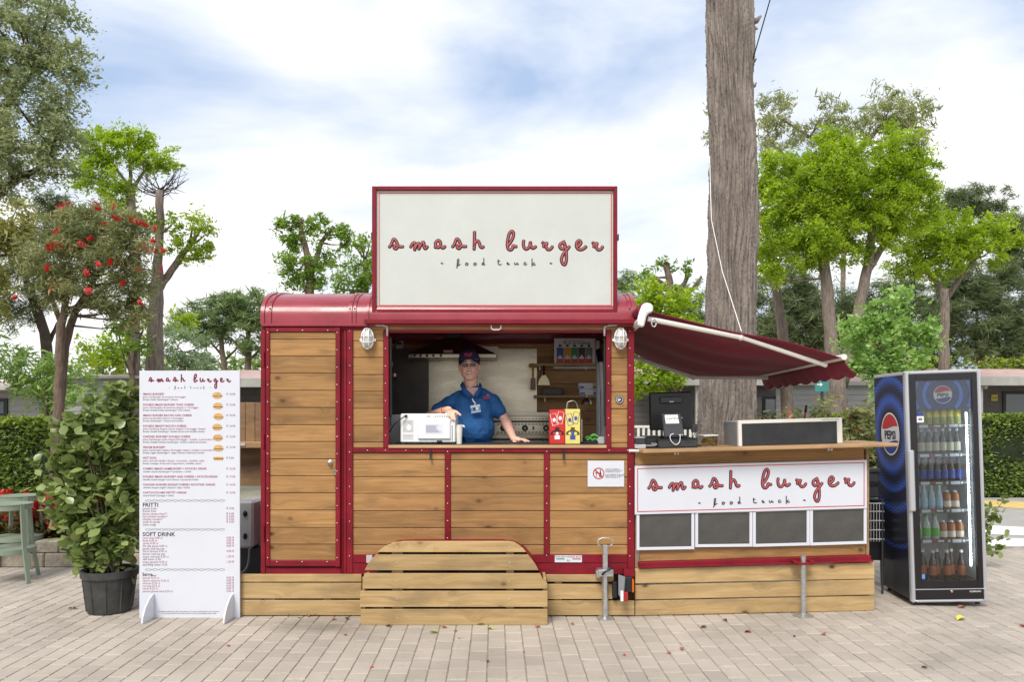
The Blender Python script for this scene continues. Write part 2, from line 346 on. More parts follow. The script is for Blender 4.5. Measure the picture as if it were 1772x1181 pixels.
# ------------------------------------------------------------------ ground, paving, road
rng = np.random.default_rng(7); random.seed(7)
def sheet(name, x0, x1, y0, y1, z, m_):
    o = MB().add([(x0,y0,z),(x1,y0,z),(x1,y1,z),(x0,y1,z)], [(0,1,2,3)]).build(name, m_); o['kind'] = 'structure'; return o
M['ground'] = mat('far_ground', (.26, .24, .17), .95, var=.35, vs=.7)
M['joint'] = mat('joint_sand', (.28, .22, .16), .95, var=.35, vs=9)
M['road'] = mat('road_asphalt', (.36, .335, .315), .9, var=.12, vs=2.5, bump=.2, bs=120)
M['markwhite'] = mat('road_white', (.78, .77, .75), .8, var=.08, vs=6)
M['markyellow'] = mat('road_yellow', (.66, .47, .17), .8, var=.12, vs=6)
sheet('ground', -300, 300, -20, 600, -.03, M['ground'])
def pavermat():
    m = bpy.data.materials.new('paver'); m.use_nodes = True; t = m.node_tree; n = t.nodes; l = t.links; p = n['Principled BSDF']; p.inputs['Roughness'].default_value = .9; p.inputs['Specular IOR Level'].default_value = .2
    a = n.new('ShaderNodeAttribute'); a.attribute_name = 'var'
    g = n.new('ShaderNodeNewGeometry')
    r = n.new('ShaderNodeValToRGB'); e = r.color_ramp.elements; e[0].color = (.405, .355, .30, 1); e[1].color = (.48, .42, .355, 1); l.new(a.outputs['Fac'], r.inputs[0])
    n1 = n.new('ShaderNodeTexNoise'); n1.inputs['Scale'].default_value = 1.1; n1.inputs['Detail'].default_value = 6; l.new(g.outputs['Position'], n1.inputs['Vector'])
    r1 = n.new('ShaderNodeMapRange'); r1.inputs[1].default_value = .35; r1.inputs[2].default_value = .7; r1.inputs[3].default_value = .80; r1.inputs[4].default_value = 1.08; l.new(n1.outputs[0], r1.inputs[0])
    n2 = n.new('ShaderNodeTexNoise'); n2.inputs['Scale'].default_value = 170; n2.inputs['Detail'].default_value = 3; l.new(g.outputs['Position'], n2.inputs['Vector'])
    r2 = n.new('ShaderNodeMapRange'); r2.inputs[1].default_value = .3; r2.inputs[2].default_value = .7; r2.inputs[3].default_value = .84; r2.inputs[4].default_value = 1.12; l.new(n2.outputs[0], r2.inputs[0])
    # one old grease stain by the skirting (a mark with its own place)
    vd = n.new('ShaderNodeVectorMath'); vd.operation = 'SUBTRACT'; c = gnd(545, 1085); vd.inputs[1].default_value = c; l.new(g.outputs['Position'], vd.inputs[0])
    sc = n.new('ShaderNodeVectorMath'); sc.operation = 'MULTIPLY'; sc.inputs[1].default_value = (2.3, 4.2, 0); l.new(vd.outputs[0], sc.inputs[0])
    ln = n.new('ShaderNodeVectorMath'); ln.operation = 'LENGTH'; l.new(sc.outputs[0], ln.inputs[0])
    n3 = n.new('ShaderNodeTexNoise'); n3.inputs['Scale'].default_value = 6; n3.inputs['Detail'].default_value = 4; l.new(g.outputs['Position'], n3.inputs['Vector'])
    ad = n.new('ShaderNodeMath'); ad.operation = 'MULTIPLY_ADD'; ad.inputs[1].default_value = 1.2; l.new(n3.outputs[0], ad.inputs[0]); l.new(ln.outputs['Value'], ad.inputs[2])
    rs = n.new('ShaderNodeMapRange'); rs.inputs[1].default_value = .6; rs.inputs[2].default_value = 1.7; rs.inputs[3].default_value = .58; rs.inputs[4].default_value = 1; l.new(ad.outputs[0], rs.inputs[0])
    n5 = n.new('ShaderNodeTexNoise'); n5.inputs['Scale'].default_value = 9; n5.inputs['Detail'].default_value = 8; n5.inputs['Roughness'].default_value = .7; l.new(g.outputs['Position'], n5.inputs['Vector'])
    r5 = n.new('ShaderNodeMapRange'); r5.inputs[1].default_value = .58; r5.inputs[2].default_value = .74; r5.inputs[3].default_value = 1; r5.inputs[4].default_value = .66; l.new(n5.outputs[0], r5.inputs[0])
    m5 = n.new('ShaderNodeMath'); m5.operation = 'MULTIPLY'; l.new(r5.outputs[0], m5.inputs[0]); l.new(rs.outputs[0], m5.inputs[1]); rs = m5
    a1 = n.new('ShaderNodeMath'); a1.operation = 'MULTIPLY'; l.new(r1.outputs[0], a1.inputs[0]); l.new(r2.outputs[0], a1.inputs[1])
    a2 = n.new('ShaderNodeMath'); a2.operation = 'MULTIPLY'; l.new(a1.outputs[0], a2.inputs[0]); l.new(rs.outputs[0], a2.inputs[1])
    x = n.new('ShaderNodeVectorMath'); x.operation = 'SCALE'; l.new(r.outputs[0], x.inputs[0]); l.new(a2.outputs[0], x.inputs['Scale']); l.new(x.outputs[0], p.inputs['Base Color'])
    b = n.new('ShaderNodeBump'); b.inputs['Strength'].default_value = .35; b.inputs['Distance'].default_value = .004; l.new(n2.outputs[0], b.inputs['Height']); l.new(b.outputs[0], p.inputs['Normal'])
    return m
M['paver'] = pavermat()
pav = sheet('pavement', -9, 9, -6, 3.35, -.0062, M['joint'])
BWD, BLN, ang = .1265, .2127, R(1.2)
ca, sa = math.cos(ang), math.sin(ang)
cells = []
for i in range(-72, 73):
    off = rng.uniform(-.04, .04) + (BLN/2 if i % 2 else 0)
    for j in range(-13, 18):
        u = i*BWD; v = j*BLN+off
        x = u*ca-v*sa; y = u*sa+v*ca
        if y < -1.95 or y > 3.2: continue
        d = y+D; sx = 886+x*F/d
        if sx < -110 or sx > 1880: continue
        cells.append((d, x, y))
cells = np.array(cells)
def brick_verts(n):
    hx, hy, c, dp = BWD/2-.0022, BLN/2-.0016, .0035, .007
    cy = .0075
    base = np.array([(-hx+c,-hy+cy,0),(hx-c,-hy+cy,0),(hx-c,hy-cy,0),(-hx+c,hy-cy,0),(-hx,-hy,-dp),(hx,-hy,-dp),(hx,hy,-dp),(-hx,hy,-dp)])
    fc = np.array([(0,1,2,3),(4,5,1,0),(5,6,2,1),(6,7,3,2),(7,4,0,3)])
    V = np.repeat(base[None], n, 0); tilt = rng.normal(0, .003, (n, 2)); V[:, :, 2] += V[:, :, 0]*tilt[:, :1]+V[:, :, 1]*tilt[:, 1:]+rng.normal(0, .0010, (n, 1))
    V[:, :, :2] += rng.normal(0, .0011, (n, 8, 2))
    return V, fc
rotm = np.array([[ca, -sa], [sa, ca]])
dist = np.abs(cells[:, 1])*.25+cells[:, 0]; order = np.argsort(dist)
inview = [k for k in order if abs(cells[k, 1])*F/cells[k, 0] < 930 and cells[k, 0] > 4.72]
near = inview[:300]; ns = set(near); rest = [k for k in range(len(cells)) if k not in ns]
V, fc = brick_verts(12); bmeshes = []
for k in range(12):
    v = V[k].copy(); v[:, :2] = v[:, :2] @ rotm.T
    o = quadmesh('brick', v, fc, M['paver'], np.full(5, rng.uniform(0, 1))); bmeshes.append(o.data); bpy.data.objects.remove(o)
for k in near:
    o = bpy.data.objects.new('brick', bmeshes[int(rng.integers(12))]); C.objects.link(o); o.parent = pav; o.location = (cells[k, 1], cells[k, 2], 0)
V, fc = brick_verts(len(rest)); V[:, :, :2] = V[:, :, :2] @ rotm.T
V[:, :, 0] += cells[rest, 1][:, None]; V[:, :, 1] += cells[rest, 2][:, None]
o = quadmesh('brick_field', V.reshape(-1, 3), (fc[None]+np.arange(len(rest))[:, None, None]*8).reshape(-1, 4), M['paver'], np.repeat(rng.uniform(0, 1, len(rest)), 5), pav); o['kind'] = 'stuff'
# road on the right behind the fridge, with painted bands
rd = sheet('road', 3.6, 40, 3.36, 8.8, -.008, M['road'])
def band(name, pts, m_):
    o = MB().add([(*gnd(*p).xy, -.003) for p in pts], [tuple(range(len(pts)))]).build(name, m_, rd)
band('white_marking', [(1640,946),(1900,946),(1900,934),(1640,930)], M['markwhite'])
band('white_marking', [(1640,922),(1900,932),(1900,919),(1700,909),(1640,909)], M['markwhite'])
band('yellow_marking', [(1640,866),(1720,866),(1900,876),(1900,886),(1760,880),(1640,872)], M['markyellow'])

# ------------------------------------------------------------------ food truck
T = thing('food_truck', 'red horse trailer converted to a food truck with stained plank panels and serving hatch', 'food truck', (-.5, .9, 0))
red = M['red']
def screws(pts, Y, parent, r=.0055):
    mb = MB()
    for x, y in pts:
        c = P(x, y, Y); mb.lathe([(r, 0), (r*.8, -.004), (r*.3, -.006)], c, 8, 'y')
    mb.build('screws', M['screw'], parent, smooth=True, kind='stuff')
# barrel roof
XL, XR = P(453, 0).x, P(1098, 0).x
prof = []
for k in range(0, 33):
    a = math.pi*k/32; c_, s2 = math.cos(a), math.sin(a)
    prof.append((.93-.95*math.copysign(abs(c_)**.85, c_), 2.40+.345*abs(s2)**.62))
def barrel(x0, x1, grow, name, m_, parent=T):
    vs = []; n = len(prof)
    for x in (x0, x1):
        for y, z in prof: vs.append((x, .93+(y-.93)*(1+grow), 2.40+(z-2.40)*(1+grow*2.4)))
    fs = [(k, k+1, n+k+1, n+k) for k in range(n-1)]+[tuple(range(n-1, -1, -1)), tuple(range(n, 2*n))]
    return MB().add(vs, fs).build(name, m_, parent, smooth='auto')
roof = barrel(XL, XR, 0, 'roof', M['roofred'])
for x0, x1 in ((453, 458), (467, 470), (604, 609), (613, 616), (636, 638), (1087, 1090), (1094, 1099)):
    barrel(P(x0, 0).x-.004, P(x1, 0).x+.004, .012, 'roof_rib', M['roofred'], roof)
mb = MB()
for x in (468.5, 606.5, 614.5, 1088.5):
    for k in (2, 4, 7, 9):
        y, z = prof[k]; mb.ell((P(x, 0).x, y-.012, z+.004), (.008,)*3, 6, 4)
mb.build('rivets', M['darkgrey'], roof, kind='stuff')
PB(452, 560, 1099, 565, -.045, .05).build('gutter', M['roofred'], T, bevel=.004)
PB(453, 565, 1098, 571, -.002, .05).build('top_rail', red, T)
# frame posts and rails
def frame(x0, y0, x1, y1, Y=-.022, t=.045, name='frame_post', parent=T): return PB(x0, y0, x1, y1, Y, t).build(name, red, parent, bevel=.004)
frame(451, 571, 459, 995); frame(590, 571, 594, 994, .0, .04); frame(594, 571, 600, 994, -.01, .04); frame(600, 571, 610.5, 994)
frame(663.5, 571, 672.5, 776); frame(1049, 571, 1057.5, 776); frame(1086, 571, 1098, 994)
frame(610.5, 776, 1086, 784, name='frame_rail'); frame(770, 784, 779.5, 961); frame(941.5, 784, 951, 961)
frame(610.5, 960.5, 1086, 995, -.018, .04, 'base_rail'); PB(610.5, 972, 1086, 974, -.026, .01).build('base_lip', red, T)
frame(459, 983, 590, 995, -.01, .04, 'base_rail')
# outer plank panels: each board a part
def boards(x0, x1, ys, Y=-.006, t=.02, m_='plank', parent=T, name='plank'):
    for a, b in zip(ys[:-1], ys[1:]):
        PB(x0, a+.45, x1, b-.45, Y+random.uniform(-.0015, .0015), t).build(name, M[m_], parent, bevel=.0035)
PB(455, 570, 672, 994, .016, .02).build('wall_lining', M['darkgrey'], T); PB(1049, 570, 1096, 776, .016, .02).build('wall_lining', M['darkgrey'], T)
PB(610, 777, 1096, 994, .017, .02).build('wall_lining', M['darkgrey'], T)
low = [784, 796.5, 826, 855, 885, 914.5, 944, 961]
for a, b in ((610.5, 770), (779.5, 941.5), (951, 1086)): boards(a, b, low)
boards(610.5, 663.5, [571, 590, 619, 649, 678, 707.7, 737, 766, 776]); boards(1057.5, 1086, [571, 590, 619.7, 649, 678.6, 708.5, 737, 767, 776])
# door
dr = B(P(582, 0).x, P(590, 0).x, -.034, .02, P(0, 981).z, P(0, 567).z).build('door', red, T, bevel=.004); dr['label'] = 'plank door of the truck in its red steel frame'
for q in ((459.5, 567, 466.5, 981), (466.5, 567, 582, 574.5), (466.5, 971, 582, 981)): PB(*q, -.034, .054).build('door_frame', red, dr, bevel=.004)
boards(466.5, 582, [574.5, 587.8, 617, 646.7, 676.2, 706, 736, 765, 795, 824.5, 854, 884, 914, 943, 971], -.02, .02, parent=dr)
c = P(571.5, 801.5, -.02); MB().lathe([(.024, 0), (.024, -.008), (.016, -.012), (.016, -.03), (.011, -.034)], c, 18, 'y').build('knob', M['steel'], dr, smooth='auto')
PB(577, 813, 581.5, 823, -.0365, .004).build('lock_plate', M['steel'], dr); MB().lathe([(.005, 0), (.005, -.002)], P(579.2, 817, -.0365), 8, 'y').build('keyhole', M['black'], dr)
for y in (610, 752, 912): MB().tube([P(456, y, -.03), P(456, y+24, -.03)], .009, 8).build('hinge', red, dr, smooth='auto')
screws([(463.3, y) for y in range(576, 975, 30)]+[(583.4, y) for y in range(576, 975, 30)]+[(x, 572) for x in (480, 524, 567)]+[(x, 973) for x in (479, 523, 566)], -.034, dr)
screws([(605, y) for y in range(573, 965, 30)]+[(667, y) for y in range(604, 770, 30)]+[(1053, y) for y in range(604, 770, 30)]+[(1090, y) for y in range(573, 965, 30)]
       +[(774.5, y) for y in range(782, 945, 30)]+[(946, y) for y in range(782, 965, 30)]+[(x, 780) for x in (636, 667, 702, 730, 836, 870, 1054, 1086)], -.022, T)
# hatch lip above the opening
lip = B(P(634, 0).x, P(1098, 0).x, -.10, .02, P(0, 563).z, P(0, 555).z).build('hatch_lip', red, T, bevel=.005)
PB(640, 563.5, 1080, 571.5, -.012, .03).build('lintel_board', M['plank'], T); PB(672, 571.5, 1049, 576, -.02, .04).build('lintel_rail', red, T)
MB().tube([P(850, 563, -.06), P(850.5, 569, -.06), P(853, 571, -.06), P(863, 571, -.06), P(866.5, 569, -.06), P(867, 563, -.06)], .006, 8).build('pull_handle', M['white'], lip, smooth=True)
for a, b in ((641, 670), (1078, 1046)):
    MB().tube([P(a, 563, -.03), P(a+(b-a)*.75, 563.5, -.05), P(b, 566, -.05), P(b, 582, -.05)], .008, 8).build('latch_rod', M['lightgrey'], T, smooth=True)
for x in (675.5, 1046.5):
    MB().tube([P(x, 585, .02), P(x+.6, 722, .03)], .013, 10).tube([P(x+.6, 722, .03), P(x+.6, 738, .03)], .006, 8).build('gas_strut', M['black'], T, smooth='auto')
for x in (745, 975.5):
    PB(x-1.5, 779, x+1.5, 795, -.035, .012).build('latch', M['black'], T, bevel=.002); MB().lathe([(.011, 0), (.011, -.012)], P(x, 794, -.035), 10, 'y').build('latch_bolt', M['darkgrey'], T)
# bulkhead lamps
def bulkhead(x, label):
    c = P(x, 587, -.02); o = thing('bulkhead_lamp', label, 'lamp', c)
    def ring(rx, rz, y, tr): return [(c.x+rx*math.cos(2*math.pi*k/28), c.y+y, c.z+rz*math.sin(2*math.pi*k/28)) for k in range(29)]
    pr = [(math.cos(2*math.pi*k/28), math.sin(2*math.pi*k/28)) for k in range(28)]
    MB().prism([(c.x+.052*a, c.z+.087*b) for a, b in pr], c.y, c.y-.03).build('base', M['white'], o, smooth='auto', bevel=.004)
    MB().ell((c.x, c.y-.03, c.z), (.041, .045, .074), 20, 12).build('diffuser', M['lampglass'], o, smooth=True)
    g = MB(); g.tube(ring(.048, .083, -.034, 0), .007, 6, False)
    for dx in (-.018, .018): g.tube([(c.x+dx, c.y-.03-.055*math.sqrt(max(0, 1-(t/.085)**2)), c.z+t) for t in np.linspace(-.083, .083, 11)], .0045, 6)
    for dz in (-.032, .018): g.tube([(c.x+t, c.y-.03-.055*math.sqrt(max(0, 1-(t/.049)**2)), c.z+dz) for t in np.linspace(-.048, .048, 9)], .0045, 6)
    g.build('cage', M['white'], o, smooth=True)
    for s in (-1, 1): MB().lathe([(.012, 0), (.012, -.02)], (c.x+s*.055, c.y, c.z-.01), 10, 'y').build('lug', M['white'], o)
M['lampglass'] = mat('lamp_glass', (.62, .62, .60), .2, var=.15, vs=60)
bulkhead(637, 'white caged oval lamp on the planks next to the truck door'); bulkhead(1073, 'white caged oval lamp on the planks beside the awning')
# stickers and plates on the truck
o = tag(PB(1017, 798, 1080, 843, -.0135, .003).build('notice_sign', M['board']), 'white paper notice with a red no alcohol symbol on the lower planks', 'sign')
c = P(1036, 820, -.015); rr = 10/210
pr = [(math.cos(2*math.pi*k/32), math.sin(2*math.pi*k/32)) for k in range(32)]
mb = MB()
for k in range(32):
    a, b = pr[k], pr[(k+1) % 32]; mb.add([(c.x+rr*a[0], c.y, c.z+rr*a[1]), (c.x+rr*b[0], c.y, c.z+rr*b[1]), (c.x+rr*.82*b[0], c.y, c.z+rr*.82*b[1]), (c.x+rr*.82*a[0], c.y, c.z+rr*.82*a[1])], [(0,1,2,3)])
q = rr*.72; mb.add([(c.x-q-.004, c.y-.001, c.z+q-.004), (c.x-q+.004, c.y-.001, c.z+q+.004), (c.x+q+.004, c.y-.001, c.z-q+.004), (c.x+q-.004, c.y-.001, c.z-q-.004)], [(0,1,2,3)])
mb.build('ban_symbol', M['linered'], o)
mb = MB()
def flat(pts, y): mb.add([(c.x+a*rr, y, c.z+b*rr) for a, b in pts], [tuple(range(len(pts)))])
flat([(.1,-.6),(.45,-.6),(.45,.05),(.36,.2),(.36,.65),(.22,.65),(.22,.2),(.1,.05)], c.y-.0006); flat([(-.6,.15),(-.2,.15),(-.37,-.1),(-.37,-.5),(-.2,-.56),(-.58,-.56),(-.42,-.5),(-.42,-.1)], c.y-.0006)
for k, tx in enumerate(['È VIETATO VENDERE E', 'SOMMINISTRARE ALCOLICI', 'AI MINORI DI 18 ANNI', '', 'IT IS FORBIDDEN TO SELL AND', 'SERVE ALCOHOL TO PEOPLE', 'UNDER THE AGE OF 18']):
    if tx: text_into(mb, tx, .0115, P(1047.5, 813.5+k*2.35, -.015))
mb.build('notice_print', M['ink'], o, kind='stuff')
o = tag(PB(960, 962, 1007, 974, -.0285, .003).build('name_plate', M['board']), 'small white plate with flag stripes on the red base rail', 'sign')
mb = MB(); text_into(mb, 'ITALIAN HORSE BOX', .020, P(983.5, 966, -.0295), align='CENTER', sx=1.15); MB.tube(mb, [P(983.5+2*math.sin(t), 970.3+2*math.cos(t), -.0295) for t in np.linspace(-2.4, 2.4, 9)], .0016, 5); mb.build('plate_lettering', M['ink'], o)
PB(962.5, 967.4, 977, 969.2, -.0293, .001).build('green_stripe', mat('flag_green', (.03, .22, .09), .6), o); PB(990.5, 967.4, 1005, 969.2, -.0293, .001).build('red_stripe', M['linered'], o)
c = P(1072, 692, -.012); o = tag(MB().lathe([(.034, 0), (.034, -.002)], c, 24, 'y').build('round_sticker', M['ink']), 'round black and white sticker on the plank under the right lamp', 'sticker')
mb = MB()
for k in range(14):
    a = k*2*math.pi/14; mb.box(c.x+.027*math.cos(a)-.003, c.x+.027*math.cos(a)+.003, c.y-.0035, c.y-.0025, c.z+.027*math.sin(a)-.003, c.z+.027*math.sin(a)+.003)
for k in range(9): a = random.uniform(0, 6.3); q = random.uniform(.003, .015); mb.ell((c.x+q*math.cos(a), c.y-.003, c.z+q*math.sin(a)), (.005, .001, .003), 7, 4)
mb.build('sticker_print', M['white'], o)
# wheels and fender behind the slatted cover
arch = [(650,968),(657,955),(672,942),(692,935),(720,933.5),(870,933.5),(892,937),(908,946),(922,962),(934,984),(941,1006)]
vs = []
for Y in (-.24, 0.0): vs += [P(x, y, 0)*1 for x, y in arch]
n = len(arch); vs = [Vector((v.x, (-.24 if k < n else 0.), v.z)) for k, v in enumerate(vs)]
MB().add(vs, [(k, k+1, n+k+1, n+k) for k in range(n-1)]).build('fender', red, T, smooth=True)
PB(634, 962, 644, 975, -.06, .02).build('reflector', M['lightgrey'], T)
for x in (716, 853):
    cx = P(x, 0, 0).x; c = (cx, -.02, .30)
    wh = MB().lathe([(.17, .0), (.25, -.01), (.29, -.04), (.30, -.08), (.30, -.13), (.285, -.17), (.23, -.19), (.17, -.18)], c, 32, 'y').build('wheel', M['rubber'], T, smooth='auto')
    MB().lathe([(.02, -.15), (.10, -.145), (.13, -.12), (.165, -.13), (.17, -.175), (.175, -.178), (.175, -.1)], c, 28, 'y').build('rim', M['lightgrey'], wh, smooth='auto')
# jack stand at the drawbar end
cx = P(1047, 0, -.1).x; zt = lambda y: P(0, y, -.1).z
jk = MB().tube([(cx, -.1, 0), (cx, -.1, zt(985))], .024, 14).lathe([(.07, 0), (.07, .008), (.03, .02)], (cx, -.1, .001), 20).build('jack_stand', M['galv'], T, smooth='auto')
B(cx-.02, cx+.02, -.12, -.08, zt(990), zt(944)).build('jack_sleeve', M['galv'], jk, bevel=.004)
cl = MB().box(cx-.06, cx+.065, -.13, -.03, zt(998), zt(986)).box(cx-.075, cx-.04, -.125, -.05, zt(1000), zt(988)).build('clamp', M['galv'], jk, bevel=.005)
MB().tube([P(1042, 996, -.14), P(1048, 990, -.15), P(1060, 984, -.15)], .008, 8).build('clamp_lever', M['black'], jk, smooth=True)
lo = [(1040+2, 946), (1036, 944.5), (1033.5, 940), (1036, 934.5), (1042, 932), (1053, 932), (1059, 934.5), (1061, 940), (1058.5, 944.5), (1052, 946)]
MB().tube([P(x, y, -.1) for x, y in lo], .006, 8).build('jack_handle', M['galv'], jk, smooth=True)
# tail light on its bracket
tl = MB().hexa([P(1070, 1030, -.14), P(1079, 1043, -.14), P(1079, 1043, -.1), P(1070, 1030, -.1), P(1070, 995, -.14), P(1082, 999, -.14), P(1082, 999, -.1), P(1070, 995, -.1)]).build('light_bracket', M['grey'], T, bevel=.004)
PB(1080, 1000, 1094, 1026, -.11, .07).build('lamp_housing', M['black'], tl, bevel=.006); PB(1094, 1004, 1097, 1026, -.11, .07).build('orange_lens', mat('orange_lens', (.6, .12, .01), .2), tl)
PB(1078.5, 1026, 1087, 1042, -.15, .03).build('red_lens', mat('red_lens', (.35, .01, .015), .2, coat=.5), tl, bevel=.004); PB(1074, 1024, 1079, 1042, -.152, .02).build('white_lens', M['white'], tl, bevel=.003)
PB(1060, 1008, 1068, 1036, -.1, .05).build('hitch', M['black'], T, bevel=.004); PB(1080, 986, 1098, 999, -.06, .1).build('bracket_plate', red, T)
# interior shell
YB = 1.75
B(P(610, 0).x, XR-.03, .05, YB+.06, .38, .44).build('truck_floor', M['darkgrey'], T)
B(P(600, 0).x, P(606, 0).x, .05, YB, .44, 2.40).build('partition', M['inwood'], T)
B(XR-.05, XR-.012, .05, .42, .44, 2.42).build('end_wall', M['inwood'], T); B(XR-.05, XR-.012, 1.6, YB+.05, .44, 2.42).build('end_wall', M['inwood'], T); B(XR-.05, XR-.012, .42, 1.6, 2.25, 2.42).build('end_wall', red, T)   # assumed doorway between, unseen, left open to let daylight inside
B(P(453,0).x, P(453,0).x+.03, .05, YB+.05, .4, 2.42).build('end_wall', red, T)
B(XL+.03, XR-.05, YB+.03, YB+.06, .44, 2.42).build('back_wall_lining', M['darkgrey'], T)
zz = [P(0, y, YB).z for y in (905, 880, 856, 832, 808, 784, 760, 736, 712, 688.5, 665, 641.5, 618, 595)]
for a, b in zip(zz[:-1], zz[1:]): B(P(606, 0).x, XR-.05, YB, YB+.025, a+.0015, b-.0015).build('back_plank', M['inwood'], T, bevel=.003)
B(P(606, 0).x, XR-.05, YB-.01, YB+.02, zz[-1], 2.44).build('upper_wall', red, T)
# serving counter
ct = B(P(673, 0).x, P(1049, 0).x, -.035, .42, P(0, 776).z, P(0, 770.5).z).build('counter_top', M['counter'], T, bevel=.004)
B(P(673, 0).x, P(1049, 0).x, -.02, .42, P(0, 770.3).z, P(0, 769.6).z).build('counter_mat', M['darkgrey'], ct)
CZ = P(0, 769.6).z
# wooden skirting boards
sk = thing('skirting_boards', 'three pale horizontal boards closing the gap under the truck door', 'skirting', (-1.7, -.02, 0))
for a, b in ((994.7, 1008), (1010, 1037), (1040, 1066)): PB(415, a, 625.5, b, -.03, .022).build('board', M['skirt'], sk, bevel=.003)
for x in (440, 560): PB(x, 996, x+12, 1066, -.006, .03).build('post', M['skirt'], sk)
sk = thing('skirting_boards', 'three pale horizontal boards behind the jack stand and tail light', 'skirting', (.65, -.02, 0))
for a, b, x in ((995.5, 1008, 1062), (1012, 1038, 1060), (1040.5, 1066, 1098)): PB(945, a, x, b, -.04, .022).build('board', M['skirt'], sk, bevel=.003)
for x in (960, 1040): PB(x, 997, x+12, 1066, -.016, .03).build('post', M['skirt'], sk)
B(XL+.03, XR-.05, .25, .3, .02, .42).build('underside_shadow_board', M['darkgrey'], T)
# slatted wheel cover
YW = -.29
wc = thing('wheel_cover', 'arched crate of five pale wooden slats in front of the trailer wheels', 'wheel cover', (P(786, 0, YW).x, YW+.1, 0))
def slat(pts): 
    q = [P(x, y, YW) for x, y in pts]; MB().prism([(v.x, v.z) for v in q], YW, YW+.026).build('slat', M['skirt'], wc, bevel=.003)
slat([(653,956.6),(660,950.5),(670,944.5),(683,939.5),(700,937.7),(880,937.7),(890,939.5),(899,945),(906,951),(910.6,956.6)])
slat([(631,988),(636,978),(643,968),(650,961),(913.5,961),(921,970),(928,980),(932,988)])
slat([(627.5,1020),(628.5,1005),(630,993.5),(935,993.5),(939,1003),(942,1007),(947,1010),(947,1020)])
slat([(623,1024),(947.5,1024),(947.5,1051.6),(623,1051.6)]); slat([(624,1055.6),(947.5,1055.6),(947.5,1083),(624,1083)])
for x0, x1 in ((678, 697), (876, 889)): PB(x0, 940, x1, 1080, YW+.028, .03).build('post', M['skirt'], wc)
for x in (627, 940): PB(x, 1000, x+5, 1082, YW+.028, .2).build('side_board', M['skirt'], wc)
screws([(x, y) for x in (687, 882) for y in (948, 975, 1007, 1038, 1070)], YW, wc, .005)

# ------------------------------------------------------------------ roof sign
YS = .0
sg = thing('signboard', 'large off white billboard with red frame standing on top of the truck roof', 'sign', P(856, 545, YS))
PB(646, 324, 1066, 540, YS+.012, .03).build('panel', M['signwhite'], sg)
for q in ((643.5, 322, 651, 542), (1061.5, 322, 1068.5, 542), (651, 322, 1061.5, 329), (651, 535.5, 1061.5, 542)): PB(*q, YS-.012, .06).build('frame_bar', red, sg, bevel=.004)
mb = MB()
for q in ((655.5, 333.5, 656.8, 529.5), (1057.2, 333.5, 1058.5, 529.5), (656.8, 333.5, 1057.2, 334.8), (656.8, 528.2, 1057.2, 529.5)): mb.pbox(*q, YS+.010, .003)
mb.build('border_line', M['linered'], sg)
script_lettering(sg, lambda x, y: P(x, y, YS+.010), (0, -1, 0), 1, [(M['inkbrown'], .0138, .0), (M['letred'], .0062, .0026)], (M['inkbrown'], .0040))
for x in (654, 1058):
    PB(x-3, 541, x+3, 557, YS, .03).build('bracket', M['galv'], sg, bevel=.003); PB(x+(9 if x < 800 else -16), 541, x+(16 if x < 800 else -9), 556, YS+.02, .03).build('wood_block', M['skirt'], sg)
for x in (642, 1069.5): PB(x, 405, x+1.6, 415, YS+.0, .05).build('side_hinge', M['darkgrey'], sg)

# ------------------------------------------------------------------ menu board
YM = -.075
mn = thing('menu_board', 'tall white price list board on two curved feet beside the truck door', 'menu board', P(328, 1070, YM))
PB(241, 642, 415, 1070.5, YM, .012).build('panel', M['board'], mn, bevel=.002)
for x in (250, 387):
    q = [(0, 1074), (2, 1077.5), (0, 1077), (16, 1068), (16, 1031), (12, 1034), (6, 1048), (1, 1066)]
    a = P(x+16, 1070, YM).x; zf = lambda y: max(.001, P(0, y, YM).z)
    prf = [(0., .0), (-.20, .0), (-.205, .012), (-.19, .06), (-.15, .12), (-.085, .172), (-.03, .195), (0., .2)]
    MB().add([(a+s, YM+y_, z_) for s in (-.007, .007) for y_, z_ in prf], [tuple(range(8)), tuple(range(15, 7, -1))]+[(k, 8+k, 8+(k+1) % 8, (k+1) % 8) for k in range(8)]).build('foot', M['board'], mn, bevel=.002)
sx = 143/373.0
script_lettering(mn, lambda x, y: P(328+(x-858)*sx, 658+(y-424)*sx*1.1, YM-.001), (0, -1, 0), sx, [(M['wine'], .0052, .0)], (M['txtgrey'], .0014))
tr, tg, th = MB(), MB(), MB()
def mt(mb, tx, x, y, size, **k): text_into(mb, tx, size/ppm(YM)*1.38, P(x, y, YM-.0015), **k)
Y0 = lambda zy: 630+zy*.2033
Y1 = lambda zy: 850+zy*.2033
items = [('SMASH BURGER*', 'pane, hamburger di scottona formaggio', 'bread, heifer hamburger* cheese', '10,90'), ('DOUBLE SMASH BURGER *AND CHEESE', 'pane, hamburgher di scottona doppio e  formaggio', 'bread, double heifer hamburger* and cheese', '13,90'),
         ('SMASH BURGER BACON AND CHEESE', 'pane, hamburgher bacon e formaggio', 'bread, hamburger * bacon and cheese', '10,90'), ('DOUBLE SMASH* BACON CHEESE', 'pane, hamburg doppio, bacon doppio e formaggio doppio', 'bread, double hamburg*, double bacon and double cheese', '14,90'),
         ('CHICKEN BURGER* DOUBLE CHEESE', 'pane, hamburger pollo doppio,formaggio , insalata  e pomodoro', 'bread, double chicken hamburger, cheese, salad and tomato', '13,90'), ('VEGGIE BURGER*', 'pane, hamburger vegano, formaggio vegano, insalata e pomodoro', 'bread, vegan hamburger*, vegan cheese, salad and tomato', '13,90'),
         ('HOT DOG', 'pane, wurstel cipolla e bacon  croccante , cheddar, salsa', 'bread, sausage, onion and crispy bacon, cheddar, sauce', '9,00')]
